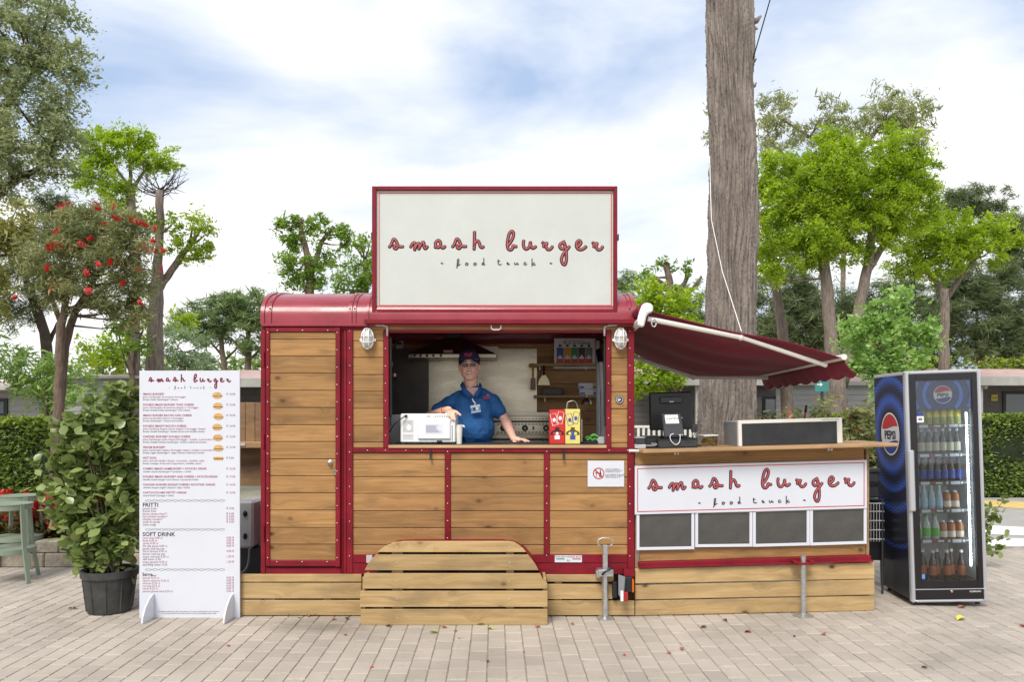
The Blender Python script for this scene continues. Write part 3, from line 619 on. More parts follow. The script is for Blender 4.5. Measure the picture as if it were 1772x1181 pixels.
for k, (a, b, c_, p) in enumerate(items):
    y = Y0(266+90.7*k); mt(tr, a, 247, y, 3.6, bold=.0004); mt(tr, b, 247, y+4.7, 3.4); mt(tg, c_, 247, y+9.3, 3.3, shear=.25); mt(tr, '€ '+p, 391.5, y, 3.6)
for k, (a, b, p) in enumerate([('COMBO SMASH HAMBURGER* + PATATE+ DRINK', 'combo smash hamburger*+ potatoes + drink', '15,50'), ('DOUBLE SMASH BURGER* AND CHEESE + PATATE+DRINK', 'double smash burger* and cheese + potatoes+drink', '17,90'),
                               ('CHICKEN BURGER SINGLE* CHEESE+ PATATINE +DRINK', 'chicken burger single* cheese+ chips +drink', '14,50'), ('CARTOCCIO MIX FRITTI* +DRINK', 'mixed fried* package + drink', '15,90')]):
    y = Y0(902+68*k); mt(tr, a, 247, y, 3.6, bold=.0004); mt(tg, b, 247, y+4.9, 3.3, shear=.25); mt(tr, '€ '+p, 391.5, y, 3.6)
for hd, y in (('FRITTI', 137), ('SOFT DRINK', 387), ('birra', 728)): mt(th, hd, 246.5, Y1(y), 7.2 if hd[0] != 'b' else 6.6, bold=.0006)
mt(tg, 'beer', 262, Y1(728), 3.4, shear=.25)
for rows in ([('patate fritte', 160, '€ 5,00'), ('french fries', 182, ''), ('bacon cheese fries**', 205, '€ 6,00'), ('hot chicken tenders*', 228, '€ 6,00'), ('chicken tenders*', 251, '€ 6,50'), ('anelli di cipolla', 274, '€ 6,00'), ('onion rings', 297, '')],
             [('coca cola 0,45 cl', 410, '4,00 €'), ('fanta 0,45 cl', 433, '4,00 €'), ('sprite 0,45 cl', 456, '4,00 €'), ('the alla pesca 0,45 cl', 479, '4,00 €'), ('peach iced tea pet', 502, ''), ('the al limone 0,45 cl', 524, '4,00 €'), ('lemon iced tea pet', 547, ''), ('acqua naturale 0,50 cl', 570, '1,50 €'), ('still water cl.50', 592, ''), ('acqua gassata 0,50 cl', 615, '1,50 €'), ('sparkling water cl.50', 638, '')],
             [('peroni 0,33 cl', 751, '4,00 €'), ('nastro azzurro 0,33 cl', 774, '4,00 €'), ('ichnusa 0,33 cl', 797, '4,00 €'), ('corona 0,33 cl', 820, '4,50 €'), ('ceres 0,33 cl', 842, '4,00 €'), ('peroni gluten free 0,33 cl', 865, '5,00 €')]):
    for a, y, p in rows:
        mt(tr if p else tg, a, 246.7, Y1(y), 3.7)
        if p: mt(tr, p, 391.5, Y1(y-2), 3.7)
for k, a in enumerate(('È possibile scansionare il QR code presente, per conoscere gli allergeni in esso contenuti.', 'You can scan the QR code on the products to find out the allergens they contain.')): mt(th, a, 327, Y1(1034+16*k), 2.1, align='CENTER')
tr.build('menu_text', M['txtred'], mn, kind='stuff'); tg.build('menu_text', M['txtgrey'], mn, kind='stuff'); th.build('menu_text', M['ink'], mn, kind='stuff')
for y in (Y0(1166), Y1(330), Y1(672)):
    mb = MB()
    for s in (1, -1): mb.tube([P(251+k*138/110, y+s*1.7*math.sin(k*2*math.pi/18.4), YM-.0012-.0004*s) for k in range(111)], .0011, 4, flat=((0, -1, 0), .3))
    mb.build('wavy_line', M['txtgrey'], mn)
bun = mat('bun_print', (.58, .32, .10), .6, var=.3, vs=60); pat = mat('patty_print', (.07, .03, .02), .6); let = mat('filling_print', (.5, .42, .25), .6)
for k in range(7):
    x, y = (376+(k % 3), Y0(272+90*k) if k < 6 else Y0(806)); mb = MB(); mb.i = 0
    if k == 6:
        mb.pbox(x-6, y-2.6, x+10, y-.4, YM-.002, .001); mb.pbox(x-6, y+.8, x+10, y+3, YM-.002, .001); mb.i = 1; mb.pbox(x-7, y-.4, x+11, y+.8, YM-.0025, .001)
    else:
        def half(s, h): return [((P(x+8*math.cos(t), 0, YM).x), P(0, y-s*h*math.sin(t)-s*1.2, YM).z) for t in np.linspace(0, math.pi, 10)]
        mb.prism(half(1, 5), YM-.002, YM-.001); mb.prism(half(-1, 4), YM-.002, YM-.001); mb.i = 2; mb.pbox(x-8.5, y-1.2, x+8.5, y+.2, YM-.0022, .001); mb.i = 1; mb.pbox(x-8, y+.2, x+8.4, y+1.4, YM-.0022, .001)
    mb.build('burger_picture', [bun, pat, let], mn)

# ------------------------------------------------------------------ side bar (counter, planks, banner)
gl, gr = gnd(1100, 1068), gnd(1513, 1058)
bdir = (gr-gl).normalized(); bn = Vector((bdir.y, -bdir.x, 0))            # towards the camera
def pb(x, y, lift=0.):
    o = Vector((0, -D, H)); r = Vector(((x-886)/F, 1, (HY-y)/F)); t = (gl-o).dot(bn)/r.dot(bn); return o+r*t+bn*lift
def bquad(x0, x1, l0, l1, r0, r1, lift, t, name, m_, parent, bevel=.003):
    f = [pb(x0, l1, lift), pb(x1, r1, lift), pb(x1, r0, lift), pb(x0, l0, lift)]; b = [v-bn*t for v in f]
    return MB().hexa([f[0], f[1], b[1], b[0], f[3], f[2], b[2], b[3]]).build(name, m_, parent, bevel=bevel)
bar = thing('side_bar', 'plank clad side bar with long wooden counter and red rail beside the truck', 'bar', ((gl+gr)/2))
for q in ((985.5, 1010.7, 974.6, 1002.6), (1014.3, 1038.6, 1004, 1030.5), (1041, 1066.5, 1032.5, 1057.5)): bquad(1099.5, 1513.5, *q, .0, .024, 'plank', M['skirt'], bar)
bquad(1109, 1501.5, 953, 973.8, 943.6, 961.8, -.03, .02, 'plank', M['plank'], bar)
bquad(1105, 1498.7, 781, 807, 771, 797, -.03, .02, 'plank', M['plank'], bar)
for k in range(5): bquad(1107, 1500, 807+k*29.2, 836-.6+k*29.2, 797+k*29.3, 826-.6+k*29.3, -.034, .02, 'plank', M['plank'], bar)
bquad(1105.7, 1506, 973.8, 983.6, 961.8, 972.6, .015, .06, 'rail', red, bar, .004); bquad(1104, 1508, 980, 983.2, 969, 972.2, .03, .03, 'rail_lip', red, bar, .002)
# side and back of the bar
pL, pR = pb(1103, 985, -.03), pb(1505, 985, -.03)
for p_ in (pL, pR):
    q = p_-bn*.55; MB().hexa([(p_.x-.012, p_.y, .02), (p_.x+.012, p_.y, .02), (q.x+.012, q.y, .02), (q.x-.012, q.y, .02), (p_.x-.012, p_.y, 1.36), (p_.x+.012, p_.y, 1.36), (q.x+.012, q.y, 1.36), (q.x-.012, q.y, 1.36)]).build('side_panel', M['oldwood'], bar)
# counter top
a0, a1 = pb(1106, 777.5, .14), pb(1536, 765.5, .16)
v0, v1 = Vector((a0.x, a0.y, 0)), Vector((a1.x, a1.y, 0)); z0, z1 = pb(1106, 777.5, .1).z, pb(1538, 766, .1).z
f = [Vector((v0.x, v0.y, z0)), Vector((v1.x, v1.y, z1))]; bk = [f[0]-bn*.62+Vector((-.02, 0, 0)), f[1]-bn*.62]
up = Vector((0, 0, .03))
MB().hexa([f[0]-up, f[1]-up, bk[1]-up, bk[0]-up, f[0], f[1], bk[1], bk[0]]).build('counter_top', M['counter'], bar, bevel=.006)
BC = lambda x, lift: (f[0].lerp(f[1], (x-1106)/430.)).z                   # counter height
for x in (1171, 1437):
    mb = MB()
    for dx in (-2.6, 2.6): bq = bquad(x+dx-1.4, x+dx+1.4, 778-(x-1106)*.025, 789-(x-1106)*.025, 778-(x-1106)*.025, 789-(x-1106)*.025, .0, .02, 'bracket', M['white'], bar, .002)
MB().tube([P(1088, 780.5, -.03), P(1128, 781, -.05)], .012, 6).build('slotted_strip', M['ivory'], bar)
# prop leg
pc = gnd(1390, 1066.5); pr_ = MB().tube([(pc.x, pc.y, 0.01), (pc.x, pc.y, P(0, 962, pc.y).z)], .021, 14).lathe([(.082, 0), (.082, .006), (.03, .012)], (pc.x, pc.y, .001), 24).build('prop_leg', M['galv'], bar, smooth='auto')
zc = P(0, 975, pc.y).z; MB().box(pc.x-.07, pc.x+.07, pc.y-.03, pc.y+.06, zc-.012, zc+.006).box(pc.x-.085, pc.x-.05, pc.y-.035, pc.y+.05, zc-.005, zc+.018).box(pc.x+.05, pc.x+.085, pc.y-.035, pc.y+.05, zc-.005, zc+.018).build('clamp', red, pr_, bevel=.004)
# banner
bn_o = thing('banner', 'long white banner with red script lettering hung on the side bar', 'banner', pb(1300, 885, .02))
bquad(1098, 1499, 807, 891, 796.3, 880, .012, .008, 'panel', M['board'], bn_o, .001)
for (x0, x1, y0, y1) in ((1102, 1494.5, 811, 812.4), (1102, 1494.5, 885.4, 886.8), (1102, 1103.3, 812.4, 885.4), (1493.2, 1494.5, 812.4, 885.4)):
    s = 10.8/401; l0, l1 = y0-(x0-1098)*s, y1-(x0-1098)*s; r0, r1 = y0-(x1-1098)*s, y1-(x1-1098)*s
    bquad(x0, x1, l0, l1, r0, r1, .0135, .001, 'border_line', M['linered'], bn_o, 0)
sb = 359/373.
def bfn(x, y):
    X = 1299.5+(x-858.5)*sb; return pb(X, 839+(y-426)*sb*1.03-(X-1299.5)*10.8/401, .0135)
script_lettering(bn_o, bfn, tuple(bn), sb, [(M['ink'], .0135, .0), (M['letred'], .0066, .0026)], (M['inkbrown'], .0042))
# four framed screens
def scr(x0, x1, l0, l1, r0, r1, lab, k):
    o = thing('framed_screen', lab, 'screen panel', pb((x0+x1)/2, l1, .0)); w_ = 5.0
    bquad(x0+w_, x1-w_, l0, l1-w_, r0, r1-w_, -.004, .006, 'film', M['screen'], o, 0)
    for q in ((x0, x0+w_, l0, l1, l0, l1), (x1-w_, x1, r0, r1, r0, r1), (x0+w_, x1-w_, l1-w_, l1, r1-w_, r1), (x0+w_, x1-w_, l0-3, l0+.8, r0-3, r0+.8)): bquad(*q, .004, .012, 'frame_bar', M['board'], o, .002)
scr(1101.5, 1201.5, 889, 953, 888, 951.5, 'grey film screen in white frame next to the truck, hanging lowest of four', 0)
scr(1203, 1302, 888, 948, 886, 947, 'grey film screen in white frame, second of four from the truck', 1)
scr(1302.8, 1401, 886, 947.3, 883, 945, 'grey film screen in white frame, third of four from the truck', 2)
scr(1401.6, 1499.7, 883, 945, 880, 942.2, 'grey film screen in white frame, fourth of four, nearest the drinks fridge', 3)

# ------------------------------------------------------------------ things on the side bar
def on_bar(x, back):                     # point on the counter top seen near column x, `back` metres behind its front edge
    p = pb(x, 770, .15); p = p-bn*back; d = p.y+D; X = (x-886)*d/F; return Vector((X, p.y, BC(x, 0)+.001))
brz = math.atan2(bdir.y, bdir.x)
def bthing(name, lab, cat, x, back, rz=0.): p = on_bar(x, back); return thing(name, lab, cat, p, (0, -R(1.5), brz+rz))
def lb(o, name, m_, *a, bevel=.003): return MB().box(*a).build(name, m_, o, bevel=bevel, local=True)
# chalkboard case
k_ = bthing('display_case', 'black chalkboard case with pale aluminium frame on the side bar counter', 'display case', 1368, .16)
lb(k_, 'chalk_panel', M['slate'], -.43, .405, -.005, .01, .0, .186)
for q in ((-.45, -.42, -.012, .02, 0, .215), (.405, .45, -.012, .02, 0, .215), (-.42, .405, -.012, .02, .185, .215)): lb(k_, 'frame_bar', M['ivory'], *q)
lb(k_, 'top_cover', M['lightgrey'], -.45, .45, .02, .32, .198, .21); lb(k_, 'side_cover', M['grey'], -.45, -.44, .02, .32, 0, .197); lb(k_, 'side_cover', M['grey'], .44, .45, .02, .32, 0, .197); lb(k_, 'maker_strip', mat('strip_gold', (.45, .36, .22), .4), .27, .42, -.0135, -.0115, .198, .205)
# monitor seen from behind
k_ = bthing('till_monitor', 'black touchscreen monitor seen from behind on the side bar', 'monitor', 1163, .48)
lb(k_, 'housing', M['black'], -.19, .19, 0, .03, .14, .47, bevel=.012); lb(k_, 'vent_hump', M['darkgrey'], -.10, .10, -.018, 0, .37, .43, bevel=.012); lb(k_, 'maker_plate', M['lightgrey'], -.018, .018, -.0195, -.0175, .38, .389, bevel=0)
lb(k_, 'neck', M['black'], -.05, .05, .0, .05, .01, .2); lb(k_, 'base', M['black'], -.12, .12, -.08, .12, 0, .014); lb(k_, 'port_plate', M['lightgrey'], .05, .10, -.003, -.001, .24, .247, bevel=0)
# small terminal with the paper note
k_ = bthing('card_terminal', 'tilted black customer display with a white paper note taped on top', 'display', 1167, .2)
mb = MB().hexa([(-.085, -.02, .09), (.085, -.02, .09), (.085, .01, .09), (-.085, .01, .09), (-.085, .05, .285), (.075, .05, .285), (.075, .075, .285), (-.085, .075, .285)]); mb.build('display_back', M['darkgrey'], k_, bevel=.006, local=True)
sl_ = lambda z: -.02+.07*(z-.09)/.195-.0015
MB().add([(-.062, sl_(.20), .20), (.052, sl_(.20), .20), (.049, sl_(.272), .272), (-.063, sl_(.272), .272)], [(0,1,2,3)]).build('paper_note', M['white'], k_, local=True)
mb = MB(); text_into(mb, 'ALBATROS', .026, (-.055, sl_(.232)-.0012, .232), ux=(1, 0, 0), uz=(0, .33, .94), sx=.85); mb.build('note_lettering', M['ink'], k_, local=True)
MB().add([(.035, sl_(.1)-.001, .1), (.07, sl_(.1)-.001, .1), (.07, sl_(.108)-.001, .108), (.035, sl_(.108)-.001, .108)], [(0,1,2,3)]).build('maker_plate', M['lightgrey'], k_, local=True)
lb(k_, 'stand', M['black'], -.1, .1, -.05, .1, .078, .1, bevel=.008)
k_ = bthing('cash_drawer', 'flat black cash drawer under the tilted display', 'cash drawer', 1172, .13); lb(k_, 'body', M['black'], -.16, .175, 0, .3, 0, .077); lb(k_, 'drawer_front', M['darkgrey'], -.155, .17, -.004, 0, .008, .06, bevel=.002)
k_ = bthing('receipt_printer', 'black receipt printer with small maker name beside the cash drawer', 'printer', 1131, .17); lb(k_, 'body', M['black'], -.062, .062, 0, .2, 0, .092, bevel=.006); lb(k_, 'cover', M['darkgrey'], -.064, .064, -.003, .2, .093, .1)
mb = MB(); text_into(mb, 'EPSON', .013, (-.018, -.0015, .035), bold=.0004); mb.build('maker_lettering', M['lightgrey'], k_, local=True)
k_ = bthing('label_printer', 'dark grey printer with pale front against the red truck corner', 'printer', 1108, .19); lb(k_, 'body', M['darkgrey'], -.05, .06, 0, .18, .03, .085, bevel=.008); lb(k_, 'front_panel', M['lightgrey'], -.05, .055, -.006, .1, 0, .033, bevel=.004); lb(k_, 'lid', M['lightgrey'], -.052, .062, .0, .18, .0855, .093)
k_ = bthing('card_reader', 'small black card reader on a thin stand beside the monitor', 'card reader', 1203, .3); lb(k_, 'head', M['darkgrey'], -.026, .028, 0, .03, .12, .19, bevel=.008); MB().tube([(0, .015, 0), (-.01, .015, .13)], .007, 8).build('stem', M['lightgrey'], k_, local=True, smooth=True); lb(k_, 'base', M['black'], -.05, .05, -.03, .06, 0, .012)
k_ = bthing('snack_tub', 'clear plastic tub of yellow sachets on the counter by the tree', 'tub', 1229, .3)
MB().hexa([(-.05, -.02, 0), (.05, -.02, 0), (.05, .12, 0), (-.05, .12, 0), (-.058, -.03, .085), (.058, -.03, .085), (.058, .13, .085), (-.058, .13, .085)]).build('tub_wall', M['glassy'], k_, local=True); lb(k_, 'lid', M['white'], -.062, .062, -.034, .134, .085, .095)
mb = MB(); random.seed(3)
for j in range(14): mb.ell((random.uniform(-.035, .035), random.uniform(0, .09), random.uniform(.015, .065)), (.022, .016, .010), 7, 5)
mb.build('sachets', mat('sachet_yellow', (.62, .46, .03), .5, var=.3, vs=40), k_, local=True)
def cable(name, lab, pts, r, m_, n=5): tag(MB().tube([Vector(v).to_3d() for v in smooth_pts([Vector(p) for p in pts], 5)], r, 6).build(name, m_, smooth=True), lab, 'cable')
q = lambda x, y, bk=.11: Vector((*on_bar(x, bk).xy, P(0, y, on_bar(x, bk).y).z))
cable('cable', 'white cable looping down the front of the cash drawer', [q(1166, 751), q(1160, 754), q(1161, 763), q(1169, 770), q(1176, 765), q(1177, 752)], .0035, M['white'])
cable('cable', 'black cable hanging from the card reader to the drawer', [q(1203, 742, .25), q(1202, 752), q(1192, 762), q(1178, 753)], .003, M['black'])
cable('cable', 'pale cable lying on the counter beside the receipt printer', [q(1098, 770), q(1112, 771.5), q(1130, 771.5), q(1137, 769.5)], .0035, M['lightgrey'])
k_ = bthing('red_torch_lighter', 'red and black stick standing behind the chalkboard case', 'stick', 1395, .52); MB().tube([(-.03, 0, 0), (.0, 0, .27)], .008, 8).build('red_shaft', mat('stick_red', (.5, .01, .02), .4), k_, local=True, smooth=True); MB().tube([(.0, 0, .27), (.012, 0, .33)], .011, 8).build('black_grip', M['black'], k_, local=True, smooth=True)

# ------------------------------------------------------------------ awning
aw = thing('awning', 'burgundy cloth awning with ivory folding arms spreading from the truck end', 'awning', (1.03, .7, 2.45))
Ya, Yb = -.30, 1.70
def awz(u, v):                      # u along the slope 0..1, v along depth 0..1
    X = 1.06+1.53*u; Y = Ya+(Yb-Ya)*v
    z = 2.475-.355*u-.06*v - (.16*v**.8)*math.sin(math.pi*u) + .018*math.sin(9*u+1.5)*(1-v)*u - .012*math.sin(v*25)*math.sin(math.pi*u)
    return Vector((X, Y, z))
nu, nv = 28, 40
mb = MB(); mb.add([awz(a/nu, b/nv) for a in range(nu+1) for b in range(nv+1)], [(a*(nv+1)+b, (a+1)*(nv+1)+b, (a+1)*(nv+1)+b+1, a*(nv+1)+b+1) for a in range(nu) for b in range(nv)])
cl_ = mb.build('canopy', M['awn'], aw, smooth=True); sm = cl_.modifiers.new('thick', 'SOLIDIFY'); sm.thickness = .004
mb = MB(); sc_ = 9*8; vs = []
for k in range(sc_+1):
    v = k/sc_; p = awz(1, v); ph = (k % 8)/8.; drop = .125+.022*math.sin(math.pi*ph); sw = .05+.05*(1-v)+.012*math.sin(v*17)
    for t in (0, .33, .66, 1): vs.append(Vector((p.x+.02+sw*t*t, p.y, p.z-.005-drop*t)))
mb.add(vs, [(k*4+t, k*4+t+1, (k+1)*4+t+1, (k+1)*4+t) for k in range(sc_) for t in range(3)])
va = mb.build('valance', M['awn'], aw, smooth=True); sm = va.modifiers.new('thick', 'SOLIDIFY'); sm.thickness = .003
MB().tube([vs[k*4+3]+Vector((.001, -.001, 0)) for k in range(sc_+1)], .004, 5).build('trim', M['ivory'], aw, smooth=True)
MB().tube([awz(1, 0)+Vector((.01, -.02, .005)), awz(1, 1)+Vector((.01, .02, .005))], .024, 8).build('front_bar', M['ivory'], aw, smooth='auto')
MB().tube([(1.03, Ya, 2.49), (1.03, Yb, 2.43)], .045, 14).build('roller', M['awn'], aw, smooth='auto')
MB().tube([(1.02, Ya+.02, 2.40), (1.02, Yb, 2.34)], .03, 8).build('mounting_bar', M['ivory'], aw, smooth='auto')
MB().prism([(.985, 2.35), (1.03, 2.34), (1.05, 2.42), (1.06, 2.445), (1.10, 2.46), (1.105, 2.51), (1.07, 2.535), (1.02, 2.525), (.995, 2.46), (.98, 2.40)], Ya-.035, Ya-.0).build('end_cap', M['white'], aw, bevel=.012)
def arm(pts): 
    mb = MB().tube(pts[:2], .021, 8).build('arm', M['ivory'], aw, smooth='auto'); MB().tube(pts[1:], .018, 8).build('forearm', M['ivory'], aw, smooth='auto'); MB().ell(pts[1], (.024, .024, .028), 10, 6).build('elbow', M['ivory'], aw, smooth=True)
arm([P(1121, 552, -.27), P(1282, 584, -.27), P(1430, 633, -.2)])
arm([Vector((1.10, 1.6, 2.30)), Vector((1.85, 1.5, 2.03)), Vector((2.56, 1.35, 2.02))])
mb = MB(); mb.tube([(1.11+.018*math.cos(t), Ya-.02, 2.375+.03*math.sin(t)) for t in np.linspace(0, 2*math.pi, 14)], .006, 6); mb.build('crank_eye', M['galv'], aw, smooth=True)

# ------------------------------------------------------------------ inside the truck
def iz(x, y, Y): return P(x, y, Y)
st = tag(PB(742, 600, 862, 722, YB-.012, .01).build('steel_splashback', M['steel']), 'brushed steel splashback sheet behind the man', 'splashback')
st = tag(PB(862, 604, 929, 716, YB-.020, .01).build('steel_splashback', M['steel']), 'brushed steel splashback sheet beside the wall shelves', 'splashback')
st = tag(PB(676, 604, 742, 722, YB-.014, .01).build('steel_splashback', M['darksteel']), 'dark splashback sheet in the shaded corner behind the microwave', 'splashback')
hd = thing('range_hood', 'dark brown pyramid range hood with steel edge above the man', 'range hood', P(782, 619, 1.45))
Yh = 1.2; a, b = P(705, 613, Yh), P(859, 613, Yh); t0, t1 = P(770, 585, 1.4), P(800, 585, 1.4)
MB().hexa([a, b, (b.x, YB-.02, b.z), (a.x, YB-.02, a.z), t0, t1, (t1.x, 1.66, t1.z), (t0.x, 1.66, t0.z)]).build('canopy', M['hood'], hd)
B(a.x, b.x, Yh-.004, YB-.022, P(0, 619.5, Yh).z, a.z-.001).build('edge_strip', M['steel'], hd, bevel=.002); B(t0.x+.02, t1.x-.02, 1.42, 1.64, t0.z, t0.z+.2).build('duct', M['black'], hd)
for x in (706, 718, 728, 739, 750, 763): MB().lathe([(.012, 0), (.012, -.02), (.008, -.024)], P(x, 616, Yh-.004), 10, 'y').build('knob', M['black'], hd, smooth='auto')
c = P(775, 608.5, Yh); MB().hexa([c+Vector((-.045, -.002, -.015)), c+Vector((.045, -.002, -.015)), c+Vector((.045, .03, -.015)), c+Vector((-.045, .03, -.015)), c+Vector((-.045, .02, .015)), c+Vector((.045, .02, .015)), c+Vector((.045, .06, .015)), c+Vector((-.045, .06, .015))]).build('paper_tag', mat('tag_paper', (.55, .42, .32), .7), hd)
# griddle cooker
Yg = 1.12; gk = thing('griddle', 'stainless griddle cooker with black knobs behind the serving counter', 'cooker', (P(900, 770, Yg).x, Yg+.25, .44))
gx0, gx1 = P(845, 0, Yg).x, P(955, 0, Yg).x; gz = lambda y: P(0, y, Yg).z
B(gx0, gx1, Yg+.02, YB-.03, .44, gz(727)).build('cabinet', M['steel'], gk)
for q in ((721, 729), (731, 752), (753, 760)): B(gx0, gx1, Yg, Yg+.02, gz(q[1]), gz(q[0])).build('front_panel', M['steel'], gk, bevel=.003)
B(gx0, gx1, Yg-.03, Yg+.02, gz(768), gz(762)).build('front_rail', M['steel'], gk, bevel=.004); B(gx0, gx1, Yg+.3, YB-.03, gz(727), gz(714)).build('back_rim', M['steel'], gk)
B(gx0, gx1, Yg-.002, Yg+.01, gz(731), gz(729)).build('dark_gap', M['black'], gk); B(gx0, gx1, Yg-.002, Yg+.01, gz(762), gz(760)).build('dark_gap', M['black'], gk)
for x in (871, 908.5, 945):
    MB().lathe([(.030, 0), (.030, -.012), (.022, -.03), (.012, -.03), (.012, -.032)], P(x, 741.5, Yg), 18, 'y').build('knob', M['black'], gk, smooth='auto'); MB().lathe([(.011, 0), (.011, -.002)], P(x, 741.5, Yg-.0325), 14, 'y').build('knob_cap', M['lightgrey'], gk)
mb = MB()
for x in range(860, 952, 6):
    for y in (733.5, 735.5, 748, 750, 725.5): mb.pbox(x, y-.5, x+4, y+.5, Yg-.0015, .002)
mb.build('vent_slots', M['black'], gk, kind='stuff')
for x in (888, 923): PB(x-1.6, 738.5, x+1.6, 744.5, Yg-.004, .006).build('indicator', M['hood'], gk)
# shelves
def shelf(x0, x1, y, lab):
    Y = 1.52; o = thing('wall_shelf', lab, 'shelf', P((x0+x1)/2, y, Y+.1)); PB(x0, y-2.2, x1, y+2.2, Y, YB-Y-.022).build('board', M['skirt'], o, bevel=.002)
    for x in (x0+18, x1-20): PB(x-1.2, y+2.2, x+1.2, y+9, Y+.06, .05).build('bracket', M['white'], o)
    return P(0, y-2.2, Y).z
z1_ = shelf(916, 1034, 631.5, 'narrow wooden shelf holding the colourful snack poster'); z2_ = shelf(925, 1036, 686.5, 'narrow wooden shelf holding small boxes below the poster')
PB(958, 635, 1036, 638.5, 1.56, .1).build('shelf_tube_light', M['lightgrey'], T)
po = thing('snack_poster', 'white poster with blue, yellow, green, brown and grey columns on the top shelf', 'poster', P(994, 629, 1.56)); Yp = 1.56
PB(959, 586, 1030, 629, Yp, .008).build('sheet', M['board'], po)
for k, c_ in enumerate(((.03, .09, .32), (.52, .27, .03), (.04, .22, .06), (.06, .03, .03), (.16, .17, .19))):
    x0 = 963.2+k*12.5; m_ = mat('poster_column', c_, .5); PB(x0, 602, x0+11.9, 622, Yp-.002, .002).build('colour_column', m_, po); PB(x0, 622, x0+11.9, 628.6, Yp-.0025, .002).build('red_foot', M['linered'], po)
    cc = P(x0+6, 618.5, Yp-.003); mb = MB()
    for dx, dz in ((-.014, -.006), (0, .012), (.014, -.006), (0, -.008)): mb.ell((cc.x+dx, cc.y, cc.z+dz), (.013, .001, .011), 8, 4)
    mb.build('snack_picture', M['board'], po); PB(x0+3.6, 597, x0+8.5, 600.6, Yp-.002, .002).build('icon', M['hood'], po)
mb = MB(); text_into(mb, 'Per il cornetto dolce', .025, P(976, 591.3, Yp-.002), shear=.2); text_into(mb, 'For la. For l\'ambiente', .033, P(974, 595.6, Yp-.002), shear=.3, bold=.0006); mb.build('poster_lettering', M['hood'], po)
# utensils on the rail
u = thing('spatula', 'brown bladed spatula with yellow handle hanging from the shelf', 'spatula', P(922, 650, 1.48)); MB().hexa([P(917.5, 675, 1.49), P(927, 676, 1.49), P(927, 676, 1.487), P(917.5, 675, 1.487), P(918.5, 655, 1.49), P(926.5, 655, 1.49), P(926.5, 655, 1.487), P(918.5, 655, 1.487)]).build('blade', mat('rust_blade', (.22, .12, .08), .5, .3), u)
MB().tube([P(922.5, 656, 1.488), P(922.3, 631, 1.488)], [.010, .014], 8).build('handle', mat('handle_yellow', (.62, .36, .02), .5), u, smooth=True)
u = thing('scraper', 'fan shaped pale scraper with dark red handle hanging from the shelf', 'scraper', P(941, 650, 1.48)); q = [(930.5, 667), (952, 667), (949.5, 658), (944, 649), (939, 649), (933, 658)]
v = [P(x, y, 1.49) for x, y in q]; MB().prism([(p.x, p.z) for p in v], 1.49, 1.493).build('blade', mat('pale_blade', (.62, .55, .33), .35, .4), u); MB().tube([P(941.5, 650, 1.488), P(941, 633, 1.488)], [.013, .009], 8).build('handle', mat('handle_wine', (.08, .015, .02), .5), u, smooth=True)
for k, y in enumerate((675.5, 665.5)):
    o = thing('carton', ('lower' if k == 0 else 'upper')+' of two white and blue cartons stacked on the lower shelf', 'carton', P(1018, y+10, 1.54), group='cartons stacked on the lower shelf'); x0, x1 = (1002.5, 1036) if k == 0 else (1001, 1035)
    zb = z2_+(0 if k == 0 else .064); hh = .062
    B(P(x0, 0, 1.54).x, P(x1, 0, 1.54).x, 1.54, 1.66, zb, zb+hh).build('box', M['board'], o, bevel=.002); B(P(x0+1, 0, 1.54).x, P(x0+10, 0, 1.54).x, 1.5375, 1.5395, zb+.008, zb+.028).build('blue_print', mat('carton_blue', (.08, .2, .5), .6), o); B(P(x1-9, 0, 1.54).x, P(x1-1, 0, 1.54).x, 1.5375, 1.5395, zb+.008, zb+.03).build('blue_print', mat('carton_navy', (.03, .08, .35), .6), o); B(P(x1-9, 0, 1.54).x, P(x1-1, 0, 1.54).x, 1.5375, 1.5395, zb+.034, zb+.056).build('yellow_print', mat('carton_yellow', (.6, .4, .05), .6), o)
o = thing('black_tray', 'black plastic tray standing on the lower shelf', 'tray', P(956, 684, 1.56)); MB().hexa([P(939, 684, 1.55), P(973, 684, 1.55), P(973, 684, 1.7), P(939, 684, 1.7), P(937.5, 672, 1.55), P(974.5, 672, 1.55), P(974.5, 672, 1.7), P(937.5, 672, 1.7)]).build('tray_body', M['black'], o, bevel=.004); PB(941, 674, 971, 682, 1.547, .003).build('tray_inset', M['hood'], o)
o = thing('pendant_lamp', 'small steel dome lamp under the lower shelf', 'lamp', P(1015, 700, 1.5)); cc = P(1015, 700, 1.5); MB().lathe([(.056, 0), (.05, .03), (.035, .055), (.012, .072), (.012, .085)], cc, 20).build('shade', M['steel'], o, smooth='auto')
o = thing('flue_pipe', 'grey pipes running up the right wall inside the truck', 'pipe', P(1040, 770, 1.3)); MB().tube([P(1035, 768, 1.45), P(1035, 590, 1.45)], .02, 10).build('thin_pipe', M['lightgrey'], o, smooth='auto'); MB().tube([P(1043, 768, .9), P(1044, 680, .9), P(1040, 630, .9), P(1037, 610, 1.1)], .026, 10).build('insulated_pipe', M['lightgrey'], o, smooth='auto'); MB().tube([P(1039.5, 629, .9), P(1036, 608, 1.1)], .029, 10).build('black_sleeve', M['black'], o, smooth='auto')
o = thing('wall_thermostat', 'small white thermostat on the upper wall above the dark splashback', 'thermostat', P(692, 597, YB-.03)); PB(685, 590, 698, 604, YB-.05, .038).build('case', M['lightgrey'], o, bevel=.005); PB(687, 592, 695, 597, YB-.053, .003).build('display', M['darkgrey'], o)
